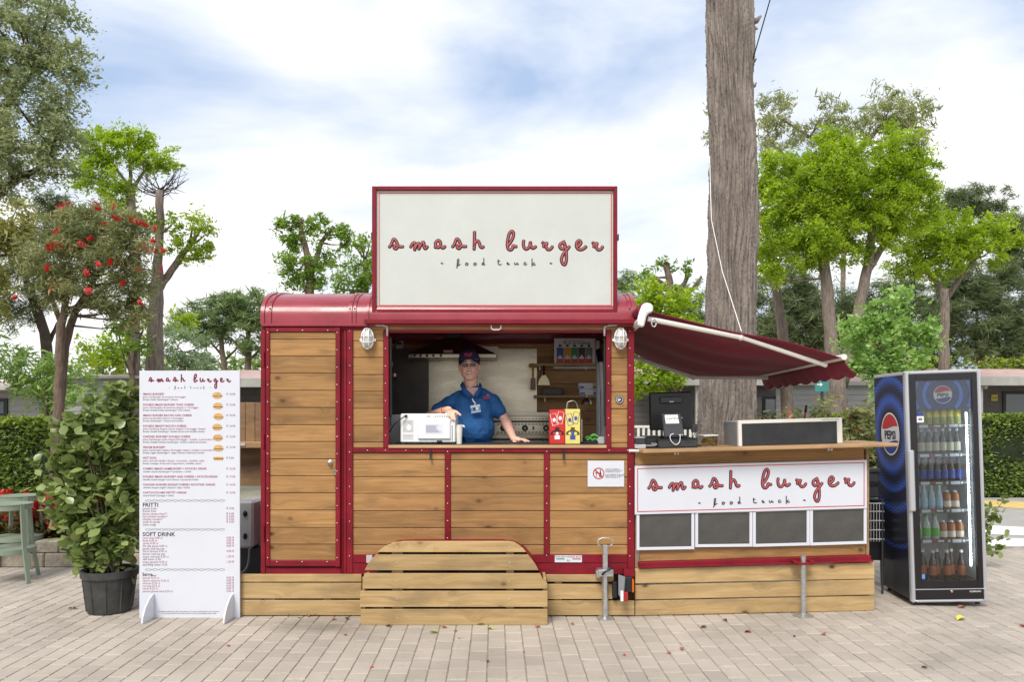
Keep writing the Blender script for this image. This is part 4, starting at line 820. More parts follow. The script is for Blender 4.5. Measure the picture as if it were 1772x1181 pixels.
o = thing('ladle', 'steel ladle hanging in the shaded corner of the truck', 'ladle', P(680, 650, 1.3)); MB().tube([P(678, 618, 1.3), P(679, 640, 1.3)], .006, 8).build('handle', M['steel'], o, smooth=True); MB().ell(P(682, 649, 1.3), (.03, .02, .045), 12, 8).build('bowl', M['steel'], o, smooth=True)
PB(673, 718, 692, 769.6, .46, .04).build('side_cabinet', M['lightgrey'], T)
# microwave seen from behind
mwx0, mwx1, Ym = P(693, 0, .06).x, P(788, 0, .06).x, .06; mz = lambda y: P(0, y, Ym).z
mw = thing('microwave', 'white microwave oven turned with its back to the counter', 'microwave', ((mwx0+mwx1)/2, .2, CZ))
B(mwx0, mwx1, Ym, Ym+.34, CZ+.012, mz(716.5)).build('casing', M['white'], mw, bevel=.008)
B(P(723, 0, Ym).x, P(780, 0, Ym).x, Ym-.018, Ym, mz(761), mz(725)).build('back_bulge', M['white'], mw, bevel=.014)
B(P(736, 0, Ym).x, P(767, 0, Ym).x, Ym-.0195, Ym-.018, mz(751), mz(734)).build('rating_label', mat('label_lilac', (.66, .68, .78), .5), mw)
mb = MB()
for k in range(9): mb.pbox(737, 736.5+k*1.5, 737+random.uniform(12, 28), 737+k*1.5, Ym-.0205, .0006)
mb.build('label_print', M['txtgrey'], mw, kind='stuff')
mb = MB()
for x in range(698, 716, 2):
    for y in list(range(728, 750, 2))+[753, 755, 757, 760]:
        if abs(x-707)+abs(y-740)*.6 > 4.5 or y > 750: mb.pbox(x, y, x+1.1, y+.9, Ym-.0012, .002)
for x in list(range(739, 744, 3))+list(range(752, 780, 4)): mb.pbox(x, 720.5, x+2.4, 721.8, Ym-.0012, .002)
for y in range(737, 765, 4): mb.pbox(782, y, 783.6, y+2.4, Ym-.0012, .002)
mb.build('vent_holes', M['darkgrey'], mw, kind='stuff'); PB(756, 763, 765, 766.5, Ym-.003, .004).build('terminal_block', M['black'], mw); PB(700, 718.5, 704.5, 722.5, Ym-.012, .012).build('cable_gland', M['black'], mw)
for x in (697, 784): PB(x-3, 768, x+3, 769.6, Ym+.02, .04).build('foot', M['black'], mw)
tag(MB().tube(smooth_pts([P(702, 720, .04), P(692, 727, .03), P(681, 737, .05), P(674.5, 748, .1)], 5), .005, 6).build('power_cord', M['black'], smooth=True), 'black power cord curving from the microwave to the hatch edge', 'cable')
o = thing('paper_cup', 'tall white paper cup with a napkin between microwave and man', 'cup', (P(794.5, 0, .1).x, .1, CZ)); cc = (P(794.5, 0, .1).x, .1, CZ)
MB().lathe([(.023, 0), (.029, .16), (.031, .162), (.027, .155)], cc, 18).build('cup', M['ivory'], o, smooth='auto'); MB().hexa([Vector(cc)+Vector(v) for v in ((.012, -.01, .15), (.05, -.012, .135), (.05, .02, .135), (.012, .02, .15), (.012, -.008, .165), (.045, -.01, .155), (.045, .02, .155), (.012, .02, .165))]).build('napkin', M['white'], o, bevel=.004)
# sauce dispensers
def dispenser(x0, x1, yt, col, lab, ink, dark):
    Yd = .08; m_ = mat('sauce_card', col, .45, var=.05); o = thing('sauce_dispenser', lab, 'dispenser', (P((x0+x1)/2, 0, Yd).x, Yd+.1, CZ)); z = lambda y: P(0, y, Yd).z
    B(P(x0, 0, Yd).x, P(x1, 0, Yd).x, Yd, Yd+.16, CZ, z(yt)).build('box', m_, o, bevel=.003)
    cx = (x0+x1)/2; q = [(cx-12, 753), (cx-11, 748), (cx-3.5, 744), (cx-3.5, 740), (cx+3.5, 740), (cx+3.5, 744), (cx+11, 748), (cx+12, 753)]
    v = [P(x, y, Yd) for x, y in q]; MB().prism([(p.x, p.z) for p in v], Yd-.0015, Yd-.0005).build('cut_out', dark, o)
    for s, r_ in ((-1, .25), (1, -.2)):
        c_ = P(cx+s*5.2, 725.5+(1 if s < 0 else -2), Yd-.002); mb = MB(); w_, h_ = .024, .048; pts = [(-w_, -h_), (w_, -h_), (w_, h_), (-w_, h_), (-w_, -h_)]
        pts = [c_+Vector((a*math.cos(r_)-b*math.sin(r_), 0, a*math.sin(r_)+b*math.cos(r_))) for a, b in pts]; mb.tube(pts, .0022, 4, flat=((0, -1, 0), .3)); mb.build('sachet_outline', ink, o)
        MB().ell(c_+Vector((0, 0, -.004)), (.014, .001, .017), 10, 6).build('sachet_emblem', ink, o)
    PB(cx-4.5, 754, cx+4.5, 761, Yd-.003, .003).build('tear_tab', M['white'] if col[1] < .2 else mat('tab_blue', (.03, .07, .35), .5), o); PB(x0+1, 752.5, x1-1, 753.2, Yd-.002, .002).build('fold_line', dark, o)
    for k in range(3): MB().ell(P(cx+(k-1)*5, 751, Yd-.002), (.013, .002, .014), 8, 5).build('sachet', m_ if k != 1 else ink, o)
dispenser(951, 977.5, 709.5, (.56, .022, .018), 'red cardboard sauce dispenser with white sachet drawings on the counter', M['white'], mat('cutout_wine', (.06, .004, .008), .7))
dispenser(978.3, 1004, 708.5, (.74, .62, .17), 'yellow cardboard sauce dispenser with blue emblems on the counter', mat('emblem_blue', (.04, .08, .32), .5), mat('cutout_olive', (.09, .07, .02), .7))
o = thing('tap_hose', 'bent chrome tap rising behind the yellow dispenser', 'tap', P(990, 770, .5)); MB().tube(smooth_pts([P(982, 769, .5), P(981, 705, .5), P(986, 696, .5), P(994, 695, .5), P(999, 702, .5), P(1000, 712, .5)], 5), .012, 10).build('spout', M['steel'], o, smooth=True)
o = thing('scouring_tray', 'black wire tray with green scouring cloths on the counter', 'tray', P(1024, 769, .2)); B(P(1007, 0, .2).x, P(1034, 0, .2).x, .15, .38, CZ, CZ+.02).build('tray_body', M['black'], o, bevel=.004)
mb = MB(); random.seed(5)
for k in range(9): a = P(random.uniform(1012, 1030), random.uniform(755, 764), random.uniform(.2, .3)); mb.tube(smooth_pts([a, a+Vector((.03, .01, .014)), a+Vector((.06, 0, -.004))], 4), .008, 6)
mb.build('green_cloth', mat('cloth_green', (.10, .36, .07), .7, var=.3, vs=40), o, smooth=True); PB(1034, 757, 1046, 769, .2, .12).build('steel_tub', M['lightgrey'], o, bevel=.004)
mb = MB()
for k in range(18): mb.ell(P(1006.8, 727+k*2.2, .12), (.004,)*3, 6, 4)
mb.build('bead_chain', M['white'], o)

# ------------------------------------------------------------------ the man behind the counter
def blob(mb, voxel, it=6, fac=.6):
    me = bpy.data.meshes.new('t'); me.from_pydata(mb.v, [], mb.f); o = bpy.data.objects.new('t', me); C.objects.link(o)
    r = o.modifiers.new('r', 'REMESH'); r.mode = 'VOXEL'; r.voxel_size = voxel; s = o.modifiers.new('s', 'SMOOTH'); s.iterations = it; s.factor = fac
    bpy.context.view_layer.update(); dg = bpy.context.evaluated_depsgraph_get()
    m2 = bpy.data.meshes.new_from_object(o.evaluated_get(dg)); bpy.data.objects.remove(o); return m2
def use_mesh(name, me, m_, parent):
    off = WL[parent]; me.transform(Matrix.Translation(-off)); me.materials.clear(); me.materials.append(m_)
    me.polygons.foreach_set('use_smooth', [True]*len(me.polygons)); o = bpy.data.objects.new(name, me); C.objects.link(o); o.parent = parent; return o
YP = .66
def h(x, y, dy=0.): return P(x, y, YP+dy)
man = thing('person', 'smiling person in blue polo shirt and navy cap leaning on the counter', 'person', (P(818, 0, YP).x, YP, .44))
hc = h(812.5, 633.5)                                # head centre
tilt = Matrix.Rotation(R(-3), 3, 'Y')
def hp(a, b, c_): return hc+tilt @ Vector((a, b, c_))
mb = MB()
mb.ell(hp(0, .01, .035), (.088, .100, .098), 18, 12); mb.ell(hp(0, -.014, -.045), (.084, .080, .088), 16, 10); mb.ell(hp(0, -.046, -.102), (.050, .040, .034), 12, 8)
mb.ell(hp(-.036, -.064, -.050), (.028, .026, .026), 10, 8); mb.ell(hp(.036, -.064, -.050), (.028, .026, .026), 10, 8)     # cheeks
mb.cap(hp(0, -.086, -.008), .010, hp(0, -.106, -.043), .0155, 10); mb.ell(hp(-.012, -.096, -.046), (.010,)*3, 8, 6); mb.ell(hp(.012, -.096, -.046), (.010,)*3, 8, 6)
mb.ell(hp(0, -.084, -.088), (.026, .015, .008), 10, 6)   # lower lip
for s in (-1, 1): mb.ell(hp(s*.094, .008, -.018), (.012, .022, .034), 10, 8); mb.ell(hp(s*.099, .012, -.004), (.010, .020, .020), 10, 8)
nb = h(816, 676, .03); mb.cap(hp(0, .020, -.07), .064, nb, .067); mb.cap(nb+Vector((0, .01, 0)), .067, h(818, 690, .03), .09)
shR, shL = h(780, 696, .02), h(853, 695, .02)
elR, wrR = h(741, 722, .08), P(770, 709.5, .30)
elL, wrL = h(874, 727, .03), P(889, 760, .33)
mb.cap(h(800, 690, .03), .07, shR, .06); mb.cap(h(836, 690, .03), .07, shL, .06); mb.ell(h(819, 730, .04), (.15, .11, .24), 16, 12); mb.ell(h(820, 790, .04), (.14, .11, .2), 14, 10)
mb.cap(shR, .056, elR, .044); mb.cap(elR, .044, wrR, .029); mb.cap(shL, .058, elL, .047); mb.cap(elL, .047, elL.lerp(wrL, .35), .046); mb.cap(elL.lerp(wrL, .3), .046, wrL, .029)
for s in (-1, 1): mb.cap((man.location.x+s*.09, YP+.04, 1.2), .085, (man.location.x+s*.1, YP+.05, .55), .05); mb.ell((man.location.x+s*.1, YP, .49), (.045, .13, .045), 10, 8)
# right hand (picture left) resting on the microwave, fingers over its back edge
top = P(0, 716.5, .06).z
kn = P(783, 711.5, .16); mb.cap(wrR, .027, wrR.lerp(kn, .5)+Vector((0, 0, .004)), .031); pd = (kn-wrR).normalized()
for k, (tx, ty, L_) in enumerate(((776.5, 721.5, 0), (782, 726.5, 0), (787.5, 727.5, 0), (797, 719, 1))):
    b_ = wrR.lerp(kn, .55+.12*k)+Vector((0, .0, .0)); e_ = P(tx, ty, .045 if not L_ else .035)
    mid = Vector((b_.x*.45+e_.x*.55, .075 if not L_ else .07, max(top+.016, b_.z*.4+e_.z*.6+.01)))
    mb.cap(b_, .017, mid, .0125, 8); mb.cap(mid, .0125, e_, .0095, 8)
mb.cap(wrR, .022, P(776, 713, .13), .014, 8); mb.cap(P(776, 713, .13), .0135, P(772, 716, .09), .010, 8)
# left hand flat on the counter
hz = CZ+.014
pl = P(897, 0, .30); palm = Vector((pl.x, .30, hz+.012)); mb.cap(wrL, .027, palm, .026); mb.ell(palm.lerp(wrL, .3), (.045, .035, .02), 12, 8)
for dx, dy, ln in ((.062, -.06, 0), (.088, -.035, 0), (.094, -.008, 0), (.08, .02, 0)):
    e_ = Vector((palm.x+dx, palm.y+dy, hz-.002)); m_ = palm.lerp(e_, .55)+Vector((0, 0, .012)); mb.cap(palm, .017, m_, .0115, 8); mb.cap(m_, .0115, e_, .0088, 8)
e_ = Vector((wrL.x+.0, palm.y-.07, hz)); mb.cap(wrL+Vector((0, -.012, -.01)), .017, e_, .011, 8); mb.cap(e_, .011, e_+Vector((.018, -.018, 0)), .009, 8)
body = use_mesh('body', blob(mb, .0052, 4, .5), M['skin'], man)
# polo shirt
mb = MB(); mb.cap(h(805, 686, .035), .070, shR, .068); mb.cap(h(830, 685, .035), .070, shL, .068); mb.cap(h(806, 700, .02), .12, h(810, 745, .0), .13); mb.cap(h(830, 700, .02), .12, h(830, 745, .0), .13)
mb.ell(h(820, 742, -.01), (.19, .165, .17), 18, 12); mb.ell(h(820, 775, .02), (.178, .14, .12), 16, 10); mb.cap(h(817, 680, .035), .085, h(817, 690, .03), .11)
mb.cap(shR, .069, shR.lerp(elR, .55), .066); mb.cap(shL, .069, shL.lerp(elL, .5), .066)
mb.cap(shR.lerp(elR, .45), .068, shR.lerp(elR, .55), .067); mb.cap(shL.lerp(elL, .4), .068, shL.lerp(elL, .52), .069)
sh = use_mesh('polo_shirt', blob(mb, .0085, 5, .5), M['blue'], man)
dm = sh.modifiers.new('folds', 'DISPLACE'); tx_ = bpy.data.textures.new('folds', 'CLOUDS'); tx_.noise_scale = .11; dm.texture = tx_; dm.strength = .034; dm.mid_level = .5
# open neck (skin V) and collar
fr = lambda x, y, dy: h(x, y, dy)
MB().add([fr(805, 672, -.065), fr(829, 671, -.065), fr(820.5, 687, -.108), fr(817, 687, -.108)], [(0,3,2,1)]).build('open_neck', M['skin'], man)
for pts in ([(801, 660, .0), (796, 668, -.03), (802, 681, -.098), (811, 690, -.124), (818, 684, -.120), (807.5, 674, -.085)], [(830, 662, .0), (834, 669, -.03), (831, 681, -.10), (826, 688, -.124), (819.5, 684, -.120), (827.5, 673, -.085)]):
    v = [h(*p) for p in pts]; o = MB().add(v, [(0,1,5), (1,2,5), (2,4,5), (2,3,4)]).build('collar', M['blue'], man, smooth=True); q = o.modifiers.new('t', 'SOLIDIFY'); q.thickness = .007; q.offset = 0
MB().tube([h(818.5, 685, -.128), h(819.5, 697, -.142)], .006, 6).build('placket', M['blue'], man)
# trousers
mb = MB(); mb.cap(h(820, 786, .03), .15, h(820, 800, .03), .15)
for s in (-1, 1): mb.cap((man.location.x+s*.085, YP+.04, 1.2), .11, (man.location.x+s*.1, YP+.05, .56), .075)
use_mesh('trousers', blob(mb, .012, 3), M['black'], man)
# cap
ca_ = MB(); n = 20
for k in range(8):
    t = k/7*math.pi/2
    for j in range(n):
        a = 2*math.pi*j/n; ca_.v.append(tuple(hp(.099*math.cos(a)*math.cos(t)**.75, .006+.112*math.sin(a)*math.cos(t)**.8, .040+(.012 if math.sin(a) < -.3 else 0)+.098*math.sin(t)**.9)))
ca_.f = [(k*n+j, k*n+(j+1) % n, (k+1)*n+(j+1) % n, (k+1)*n+j) for k in range(7) for j in range(n)]; ca_.m = [0]*len(ca_.f)
cp = ca_.build('cap', M['navy'], man, smooth=True)
mb = MB(); vs = []
for k in range(13):
    a = math.pi*(1.06+.88*k/12)
    for t in (0, .5, 1): r1, r2 = .099+.0*t, .110+.046*t; vs.append(hp(r1*math.cos(a)*(1-.02*t), .005+r2*math.sin(a), .060+.002*t-.040*t*abs(math.cos(a))**1.5-.018*abs(math.cos(a))))
mb.add(vs, [(k*3+t, k*3+t+1, (k+1)*3+t+1, (k+1)*3+t) for k in range(12) for t in range(2)]); b_ = mb.build('brim', M['navy'], cp, smooth=True); b_.modifiers.new('t', 'SOLIDIFY').thickness = .005
logo_ = mat('logo_coral', (.62, .07, .09), .6); mb = MB(); random.seed(2)
mb.tube([hp(-.034+.0085*k, -.106+.0009*(k-4)**2, .100+.010*((k % 2)-.5)+.004*math.sin(k)) for k in range(9)], .0045, 6); mb.tube([hp(-.03+.0085*k, -.110+.0010*(k-3.5)**2, .084+.003*((k % 2)-.5)) for k in range(8)], .003, 6); mb.build('cap_emblem', logo_, cp)
# glasses, mouth
gl_ = MB()
for s in (-1, 1): gl_.ell(hp(s*.034, -.098, .002), (.028, .006, .016), 14, 8)
gs = gl_.build('glasses', mat('tinted_lens', (.09, .04, .04), .12, coat=.4), man, smooth=True)
gl_ = MB()
for s in (-1, 1): gl_.tube([hp(s*.064, -.088, .014), hp(s*.034, -.104, .020), hp(s*.006, -.108, .016)], .0034, 6); gl_.tube([hp(s*.064, -.088, .012), hp(s*.096, .0, .006)], .0026, 6)
gl_.tube([hp(-.006, -.108, .016), hp(.006, -.108, .016)], .0025, 6); gl_.build('glasses_frame', M['lightgrey'], gs, smooth=True)
mb = MB(); mb.tube([hp(x, -.0985+abs(x)*.38, -.071+abs(x)**1.6*2.6) for x in np.linspace(-.036, .036, 9)], [.001, .0045, .0058, .006, .006, .006, .0058, .0045, .001], 8); mb.build('teeth', M['white'], man, smooth=True)
mb = MB(); mb.tube([hp(x, -.097+abs(x)*.36, -.064+abs(x)**1.6*2.4) for x in np.linspace(-.042, .042, 9)], .0032, 8); mb.tube([hp(x, -.0985+abs(x)*.38, -.0785+abs(x)**1.6*2.9) for x in np.linspace(-.040, .040, 9)], .0036, 8); mb.build('lips', mat('lips', (.38, .13, .11), .5), man, smooth=True)
mb = MB()
for s in (-1, 1): mb.cap(hp(s*.020, -.097, .031), .004, hp(s*.050, -.088, .031), .004, 8)
mb.build('eyebrows', mat('brow_grey', (.25, .19, .16), .8), man)
for s in (-1, 1): MB().ell(hp(s*.083, .035, -.0), (.014, .045, .03), 10, 6).build('grey_hair', mat('hair_grey', (.35, .32, .30), .9), man, smooth=True)
# watch, badge, shirt emblem
wv = (wrR-elR).normalized(); wq = wrR-wv*.005
MB().tube([wq-wv*.011, wq+wv*.011], .033, 14).build('watch_strap', mat('watch_orange', (.65, .16, .03), .5), man, smooth='auto'); MB().ell(wq+Vector((-.002, -.014, .029)), (.022, .018, .010), 10, 6).build('watch_case', M['black'], man, smooth=True)
c_ = h(823, 708, -.185); rt = Matrix.Rotation(R(9), 3, 'Y')
def bd(name, m_, x0, x1, z0, z1, y=0): MB().add([c_+rt @ Vector((a, y, b)) for a, b in ((x0, z0), (x1, z0), (x1, z1), (x0, z1))], [(0,1,2,3)]).build(name, m_, man)
rt = Matrix.Rotation(R(-9), 3, 'Y')
bd('badge', mat('badge_blue', (.14, .30, .50), .35), -.043, .043, -.033, .036); bd('badge_header', mat('badge_pale', (.55, .60, .72), .4), -.043, .043, .014, .032, -.001); bd('badge_photo', M['ink'], -.02, -.004, -.012, .012, -.001); bd('badge_patch', M['white'], .004, .024, -.012, .016, -.001); bd('badge_footer', mat('badge_foot', (.5, .58, .68), .4), -.043, .043, -.033, -.022, -.001)
MB().tube([h(817, 691, -.15), h(820, 696, -.178), h(823, 699, -.186)], .007, 6).tube([h(823, 699, -.186), h(820.5, 701.5, -.188), h(823, 705, -.186)], .004, 6).build('lanyard_clip', M['white'], man)
MB().tube([h(806, 676, -.08), h(812, 686, -.135), h(819, 695, -.172)], .003, 5).tube([h(830, 676, -.08), h(826, 686, -.135), h(820, 695, -.172)], .003, 5).build('lanyard', M['blue'], man)
mb = MB(); mb.tube([h(836+1.6*k, 687.5-.5*k*.4+1.6*((k % 2)-.5), -.135+.006*abs(k-2)) for k in range(8)], .005, 5); mb.tube([h(837+1.6*k, 690.5-.2*k+.6*((k % 2)-.5), -.139+.006*abs(k-2)) for k in range(8)], .0035, 5); mb.build('shirt_emblem', logo_, man)

# ------------------------------------------------------------------ drinks fridge
fl = gnd(1578, 1050)
fg = thing('drinks_fridge', 'tall black glass door drinks fridge with blue halftone rings beside the bar', 'fridge', fl, (0, R(-1.8), R(-4)))
def fb(name, m_, x0, x1, y0, y1, z0, z1, bevel=.003, parent=None): return MB().box(x0, x1, y0, y1, z0, z1).build(name, m_, parent or fg, bevel=bevel, local=True)
def sidemat():
    m = bpy.data.materials.new('fridge_side'); m.use_nodes = True; t = m.node_tree; n = t.nodes; l = t.links; p = n['Principled BSDF']; p.inputs['Roughness'].default_value = .35
    tc = n.new('ShaderNodeTexCoord'); sp = n.new('ShaderNodeSeparateXYZ'); l.new(tc.outputs['Object'], sp.inputs[0])
    def M_(op, a, b=None):
        q = n.new('ShaderNodeMath'); q.operation = op
        for k, v in enumerate((a, b)):
            if v is None: continue
            if isinstance(v, (int, float)): q.inputs[k].default_value = v
            else: l.new(v, q.inputs[k])
        return q.outputs[0]
    u = M_('SUBTRACT', sp.outputs[1], .33); v = M_('SUBTRACT', sp.outputs[2], 1.48)
    r = M_('SQRT', M_('ADD', M_('MULTIPLY', u, u), M_('MULTIPLY', v, v))); a = M_('ARCTAN2', v, u)
    d1 = M_('SINE', M_('MULTIPLY', r, 2*math.pi/.034)); d2 = M_('SINE', M_('MULTIPLY', a, 60)); dots = M_('GREATER_THAN', M_('MULTIPLY', d1, d2), -.05)
    cr = n.new('ShaderNodeValToRGB'); l.new(M_('DIVIDE', r, 1.25), cr.inputs[0]); cr.color_ramp.interpolation = 'LINEAR'; e = cr.color_ramp.elements
    e[0].position = .17; e[0].color = (0, 0, 0, 1); e[1].position = .99; e[1].color = (0, 0, 0, 1)
    for ps, v_ in ((.20, .35), (.25, 1.), (.29, .35), (.31, .05), (.345, .12), (.38, .6), (.405, .9), (.43, .06), (.50, .1), (.53, .8), (.56, .5), (.58, .03), (.78, .02), (.805, .5), (.83, .03)): q = e.new(ps); q.color = (v_, v_, v_, 1)
    k = M_('MULTIPLY', cr.outputs[0], M_('ADD', M_('MULTIPLY', dots, .8), .2))
    x = n.new('ShaderNodeMixRGB'); x.inputs[1].default_value = (.006, .006, .012, 1); x.inputs[2].default_value = (.06, .17, .75, 1); l.new(k, x.inputs[0]); l.new(x.outputs[0], p.inputs['Base Color']); return m
W_, H_, DP = .63, 2.03, .66
fb('side_wall', sidemat(), 0, .02, .04, DP, .05, H_-.03); fb('side_wall', M['black'], W_-.02, W_, .04, DP, .05, H_-.03); fb('back_wall', M['grey'], .02, W_-.02, DP-.02, DP, .05, H_-.03)
fb('liner', M['white'], .022, W_-.022, DP-.06, DP-.022, .2, H_-.035, 0); fb('liner_side', M['white'], .0205, .026, .06, DP-.06, .2, 1.69, 0); fb('liner_side', M['white'], W_-.026, W_-.0205, .06, DP-.06, .2, 1.69, 0); fb('roof_panel', M['lightgrey'], 0, W_, .0, DP, H_-.03, H_-.002); fb('plinth', M['black'], .02, W_-.02, .05, DP-.03, .05, .2)
silver = mat('silver_trim', (.56, .57, .60), .32, .55)
for q in ((0, .035, .03, H_), (W_-.03, W_, .03, H_), (.035, W_-.03, H_-.03, H_), (.035, W_-.03, .03, .055)): fb('door_trim', silver, q[0], q[1], 0-.01, .045, q[2], q[3], .010)
dk = mat('door_black', (.012, .010, .012), .25)
for q in ((.035, .09, .15, 2.0), (W_-.075, W_-.03, .15, 2.0), (.09, W_-.075, 1.945, 2.0), (.09, W_-.075, .15, .215)): fb('door_border', dk, q[0], q[1], -.004, .03, q[2], q[3], .002)
fb('door_pane', M['glassy'], .09, W_-.075, .004, .008, .215, 1.945, 0); fb('kick_panel', dk, .035, W_-.03, -.006, .04, .055, .138); fb('kick_gap', silver, .0, W_, -.008, .04, .14, .147, .001)
fb('handle', silver, -.004, .05, -.035, -.01, .82, 1.35, .010)
MB().lathe([(.012, 0), (.012, -.01), (.008, -.013)], (.33, -.006, .125), 12, 'y').build('door_lock', M['steel'], fg, local=True, smooth='auto')
mb = MB(); text_into(mb, 'KLIMASAN', .020, (.48, -.0075, .115), bold=.0006); mb.build('maker_lettering', M['lightgrey'], fg, local=True)
fb('header_panel', mat('header_blue', (.02, .05, .20), .4), .09, W_-.075, .03, .05, 1.69, 1.945, 0)
hb = mat('header_ring', (.08, .22, .75), .4)
for r_ in (.155, .24):
    mb = MB(); mb.tube([(.325+r_*math.cos(t), .026, 1.82+r_*math.sin(t)) for t in np.linspace(0, 2*math.pi, 48) if abs(r_*math.sin(t)) < .118], .012, 6, flat=((0, -1, 0), .2)) if r_ < .12 else None
    for s in (0, math.pi):
        mx_ = math.asin(.115/r_); mb.tube([(.325+r_*math.cos(t), .026, 1.82+r_*math.sin(t)) for t in np.linspace(s-mx_, s+mx_, 16)], .016, 6, flat=((0, -1, 0), .15))
    mb.build('header_ring', hb, fg, local=True)
logoR, logoB = mat('logo_red', (.58, .02, .035), .4), mat('logo_blue', (.012, .045, .30), .4)
def emblem(name, fn, r, parent, n=40, word=True):
    """round emblem: white disc, red cap, blue bowl, wavy borders, word across; fn(u, v, lift) -> point"""
    def disc(rad, lift, m_, nm): MB().add([fn(rad*math.cos(2*math.pi*k/n), rad*math.sin(2*math.pi*k/n), lift) for k in range(n)], [tuple(range(n))]).build(nm, m_, parent, local=True)
    disc(r, .001, M['white'], name)
    wave = lambda x, s: (.30 if s > 0 else -.36)*r+.075*r*math.sin(x/r*2.6)*1.0
    for s, m_ in ((1, logoR), (-1, logoB)):
        q = .92*r; xs = np.linspace(-1, 1, 24); edge = []; pts = []
        a0 = [(x*q, wave(x*q, s)) for x in xs if x*x*q*q+wave(x*q, s)**2 < q*q]
        t0 = math.atan2(a0[-1][1], a0[-1][0]); t1 = math.atan2(a0[0][1], a0[0][0])
        if s > 0: ts = np.linspace(t0, t1, 20)
        else: ts = np.linspace(t0, t1-2*math.pi if t1 > t0 else t1, 20)
        pts = a0+[(q*math.cos(t), q*math.sin(t)) for t in ts[1:-1]]
        MB().add([fn(x, y, .002) for x, y in pts], [tuple(range(len(pts)))]).build(name+'_wave', m_, parent, local=True)
    if word:
        mb = MB(); o = fn(0, 0, .003); ux = fn(1, 0, .003)-o; uz = fn(0, 1, .003)-o
        text_into(mb, 'PEPSI', .52*r, fn(0, -.22*r, .003), ux=ux, uz=uz, align='CENTER', bold=.018*r, sx=1.06); mb.build('emblem_word', M['ink'], parent, local=True)
emblem('side_emblem', lambda u, v, k: Vector((-k, .33-u, 1.48+v)), .195, fg)
emblem('header_emblem', lambda u, v, k: Vector((.325+u, .024-k, 1.82+v)), .078, fg)
fb('sticker', mat('sticker_blue', (.03, .06, .25), .4), .093, .15, .001, .003, 1.64, 1.672, 0); fb('sticker', M['white'], .093, .15, .001, .003, 1.585, 1.638, 0)
mb = MB()
for k in range(7): mb.box(.104+k*.005, .106+k*.005+.001*(k % 3), -.0005, .0005, 1.602, 1.624)
mb.build('bar_marks', M['ink'], fg, local=True); fb('sticker', mat('sticker_azure', (.10, .28, .65), .4), .093, .118, .001, .003, .235, .272, 0)
led = fb('led_strip', mat('led_diffuser', (.75, .88, 1.), .5, emit=9.), W_-.113, W_-.103, .035, .045, .33, 1.66, 0); mb = MB()
for k in range(44): mb.ell((W_-.108, .033, .35+k*.03), (.006, .003, .006), 6, 4)
mb.build('led_dots', M['led'], fg, local=True, kind='stuff')
SZ = [1.552, 1.297, 1.055, .814, .551, .215]
for z in SZ[:-1]:
    s_o = fb('shelf', M['lightgrey'], .03, W_-.03, .07, DP-.04, z-.008, z-.002, 0); fb('price_rail', mat('rail_grey', (.06, .065, .07), .4), .095, W_-.13, .06, .068, z-.022, z+.014, .001, s_o)
    mb = MB(); text_into(mb, 'PEPSI', .022, (.26, .0585, z-.012), bold=.0012, sx=1.1); mb.build('rail_lettering', M['white'], s_o, local=True)
    for x0 in (.135, .385): fb('price_ticket', M['board'], x0, x0+.075, .0575, .0595, z-.017, z+.009, 0, s_o)
    for x0 in (.105, .235, .355, .478): MB().lathe([(.012, .0595), (.012, .0575)], (x0, 0, z-.004), 12, 'y').build('rail_badge', logoR if x0 < .3 else M['lightgrey'], s_o, local=True)
fm = fg.matrix_basis.copy(); fmw = Matrix.LocRotScale(fg.location, fg.rotation_euler, None)
glb = {'cola': (mat('cola', (.035, .012, .008), .12, coat=.5), mat('cola_label', (.02, .05, .30), .4), M['ink']), 'dark': (mat('dark_glass', (.015, .03, .015), .12, coat=.5), mat('pale_label', (.45, .42, .30), .5), M['lightgrey']),
       'water': (mat('water_bottle', (.38, .46, .50), .15, coat=.5), mat('water_label', (.35, .5, .62), .4), M['white']), 'tea': (mat('tea', (.34, .11, .025), .15, coat=.5), mat('tea_label', (.62, .55, .45), .4), M['white']),
       'lime': (mat('lime_soda', (.40, .47, .45), .15, coat=.5), mat('lime_label', (.10, .42, .06), .4), mat('lime_cap', (.1, .4, .05), .4)), 'beer': (mat('beer_glass', (.05, .022, .012), .12, coat=.6), mat('beer_label', (.42, .13, .05), .45), M['ivory']),
       'can': (mat('yellow_can', (.60, .52, .04), .3, .3), mat('yellow_label', (.25, .3, .03), .4), M['lightgrey'])}
protos = {}
def bottle(kind, x, y, z, lab, grp):
    key = kind
    if key not in protos:
        b_, l_, c_ = glb[kind]; hgt = {'beer': .245, 'can': .15, 'tea': .155}.get(kind, .215); r = {'beer': .031, 'can': .033, 'tea': .034, 'lime': .036}.get(kind, .030)
        if kind in ('can', 'tea'): pf = [(r*.9, 0), (r, .012), (r, hgt*.86), (r*.8, hgt*.93), (r*.6, hgt)]
        else: pf = [(r*.9, 0), (r, .012), (r, hgt*.55), (r*.85, hgt*.66), (r*.45, hgt*.82), (r*.42, hgt)]
        ms = []
        for mbx, mm in ((MB().lathe(pf, n=12), b_), (MB().lathe([(r*1.02, hgt*.16), (r*1.025, hgt*.18), (r*1.025, hgt*.48), (r*1.02, hgt*.5)], n=12), l_), (MB().lathe([(r*.5, hgt-.012), (r*.5, hgt+.012)], n=10), c_)):
            o = mbx.build('x', mm, smooth='auto'); ms.append(o.data); bpy.data.objects.remove(o)
        protos[key] = ms
    o = bpy.data.objects.new('soda_can' if kind == 'can' else 'bottle', None); C.objects.link(o); o.matrix_basis = fmw @ Matrix.Translation((x, y, z)); o.empty_display_size = .05
    tag(o, lab, 'can' if kind == 'can' else 'bottle', grp)
    for nm, me in zip(('container', 'paper_label', 'cap'), protos[key]): q = bpy.data.objects.new(nm, me); C.objects.link(q); q.parent = o
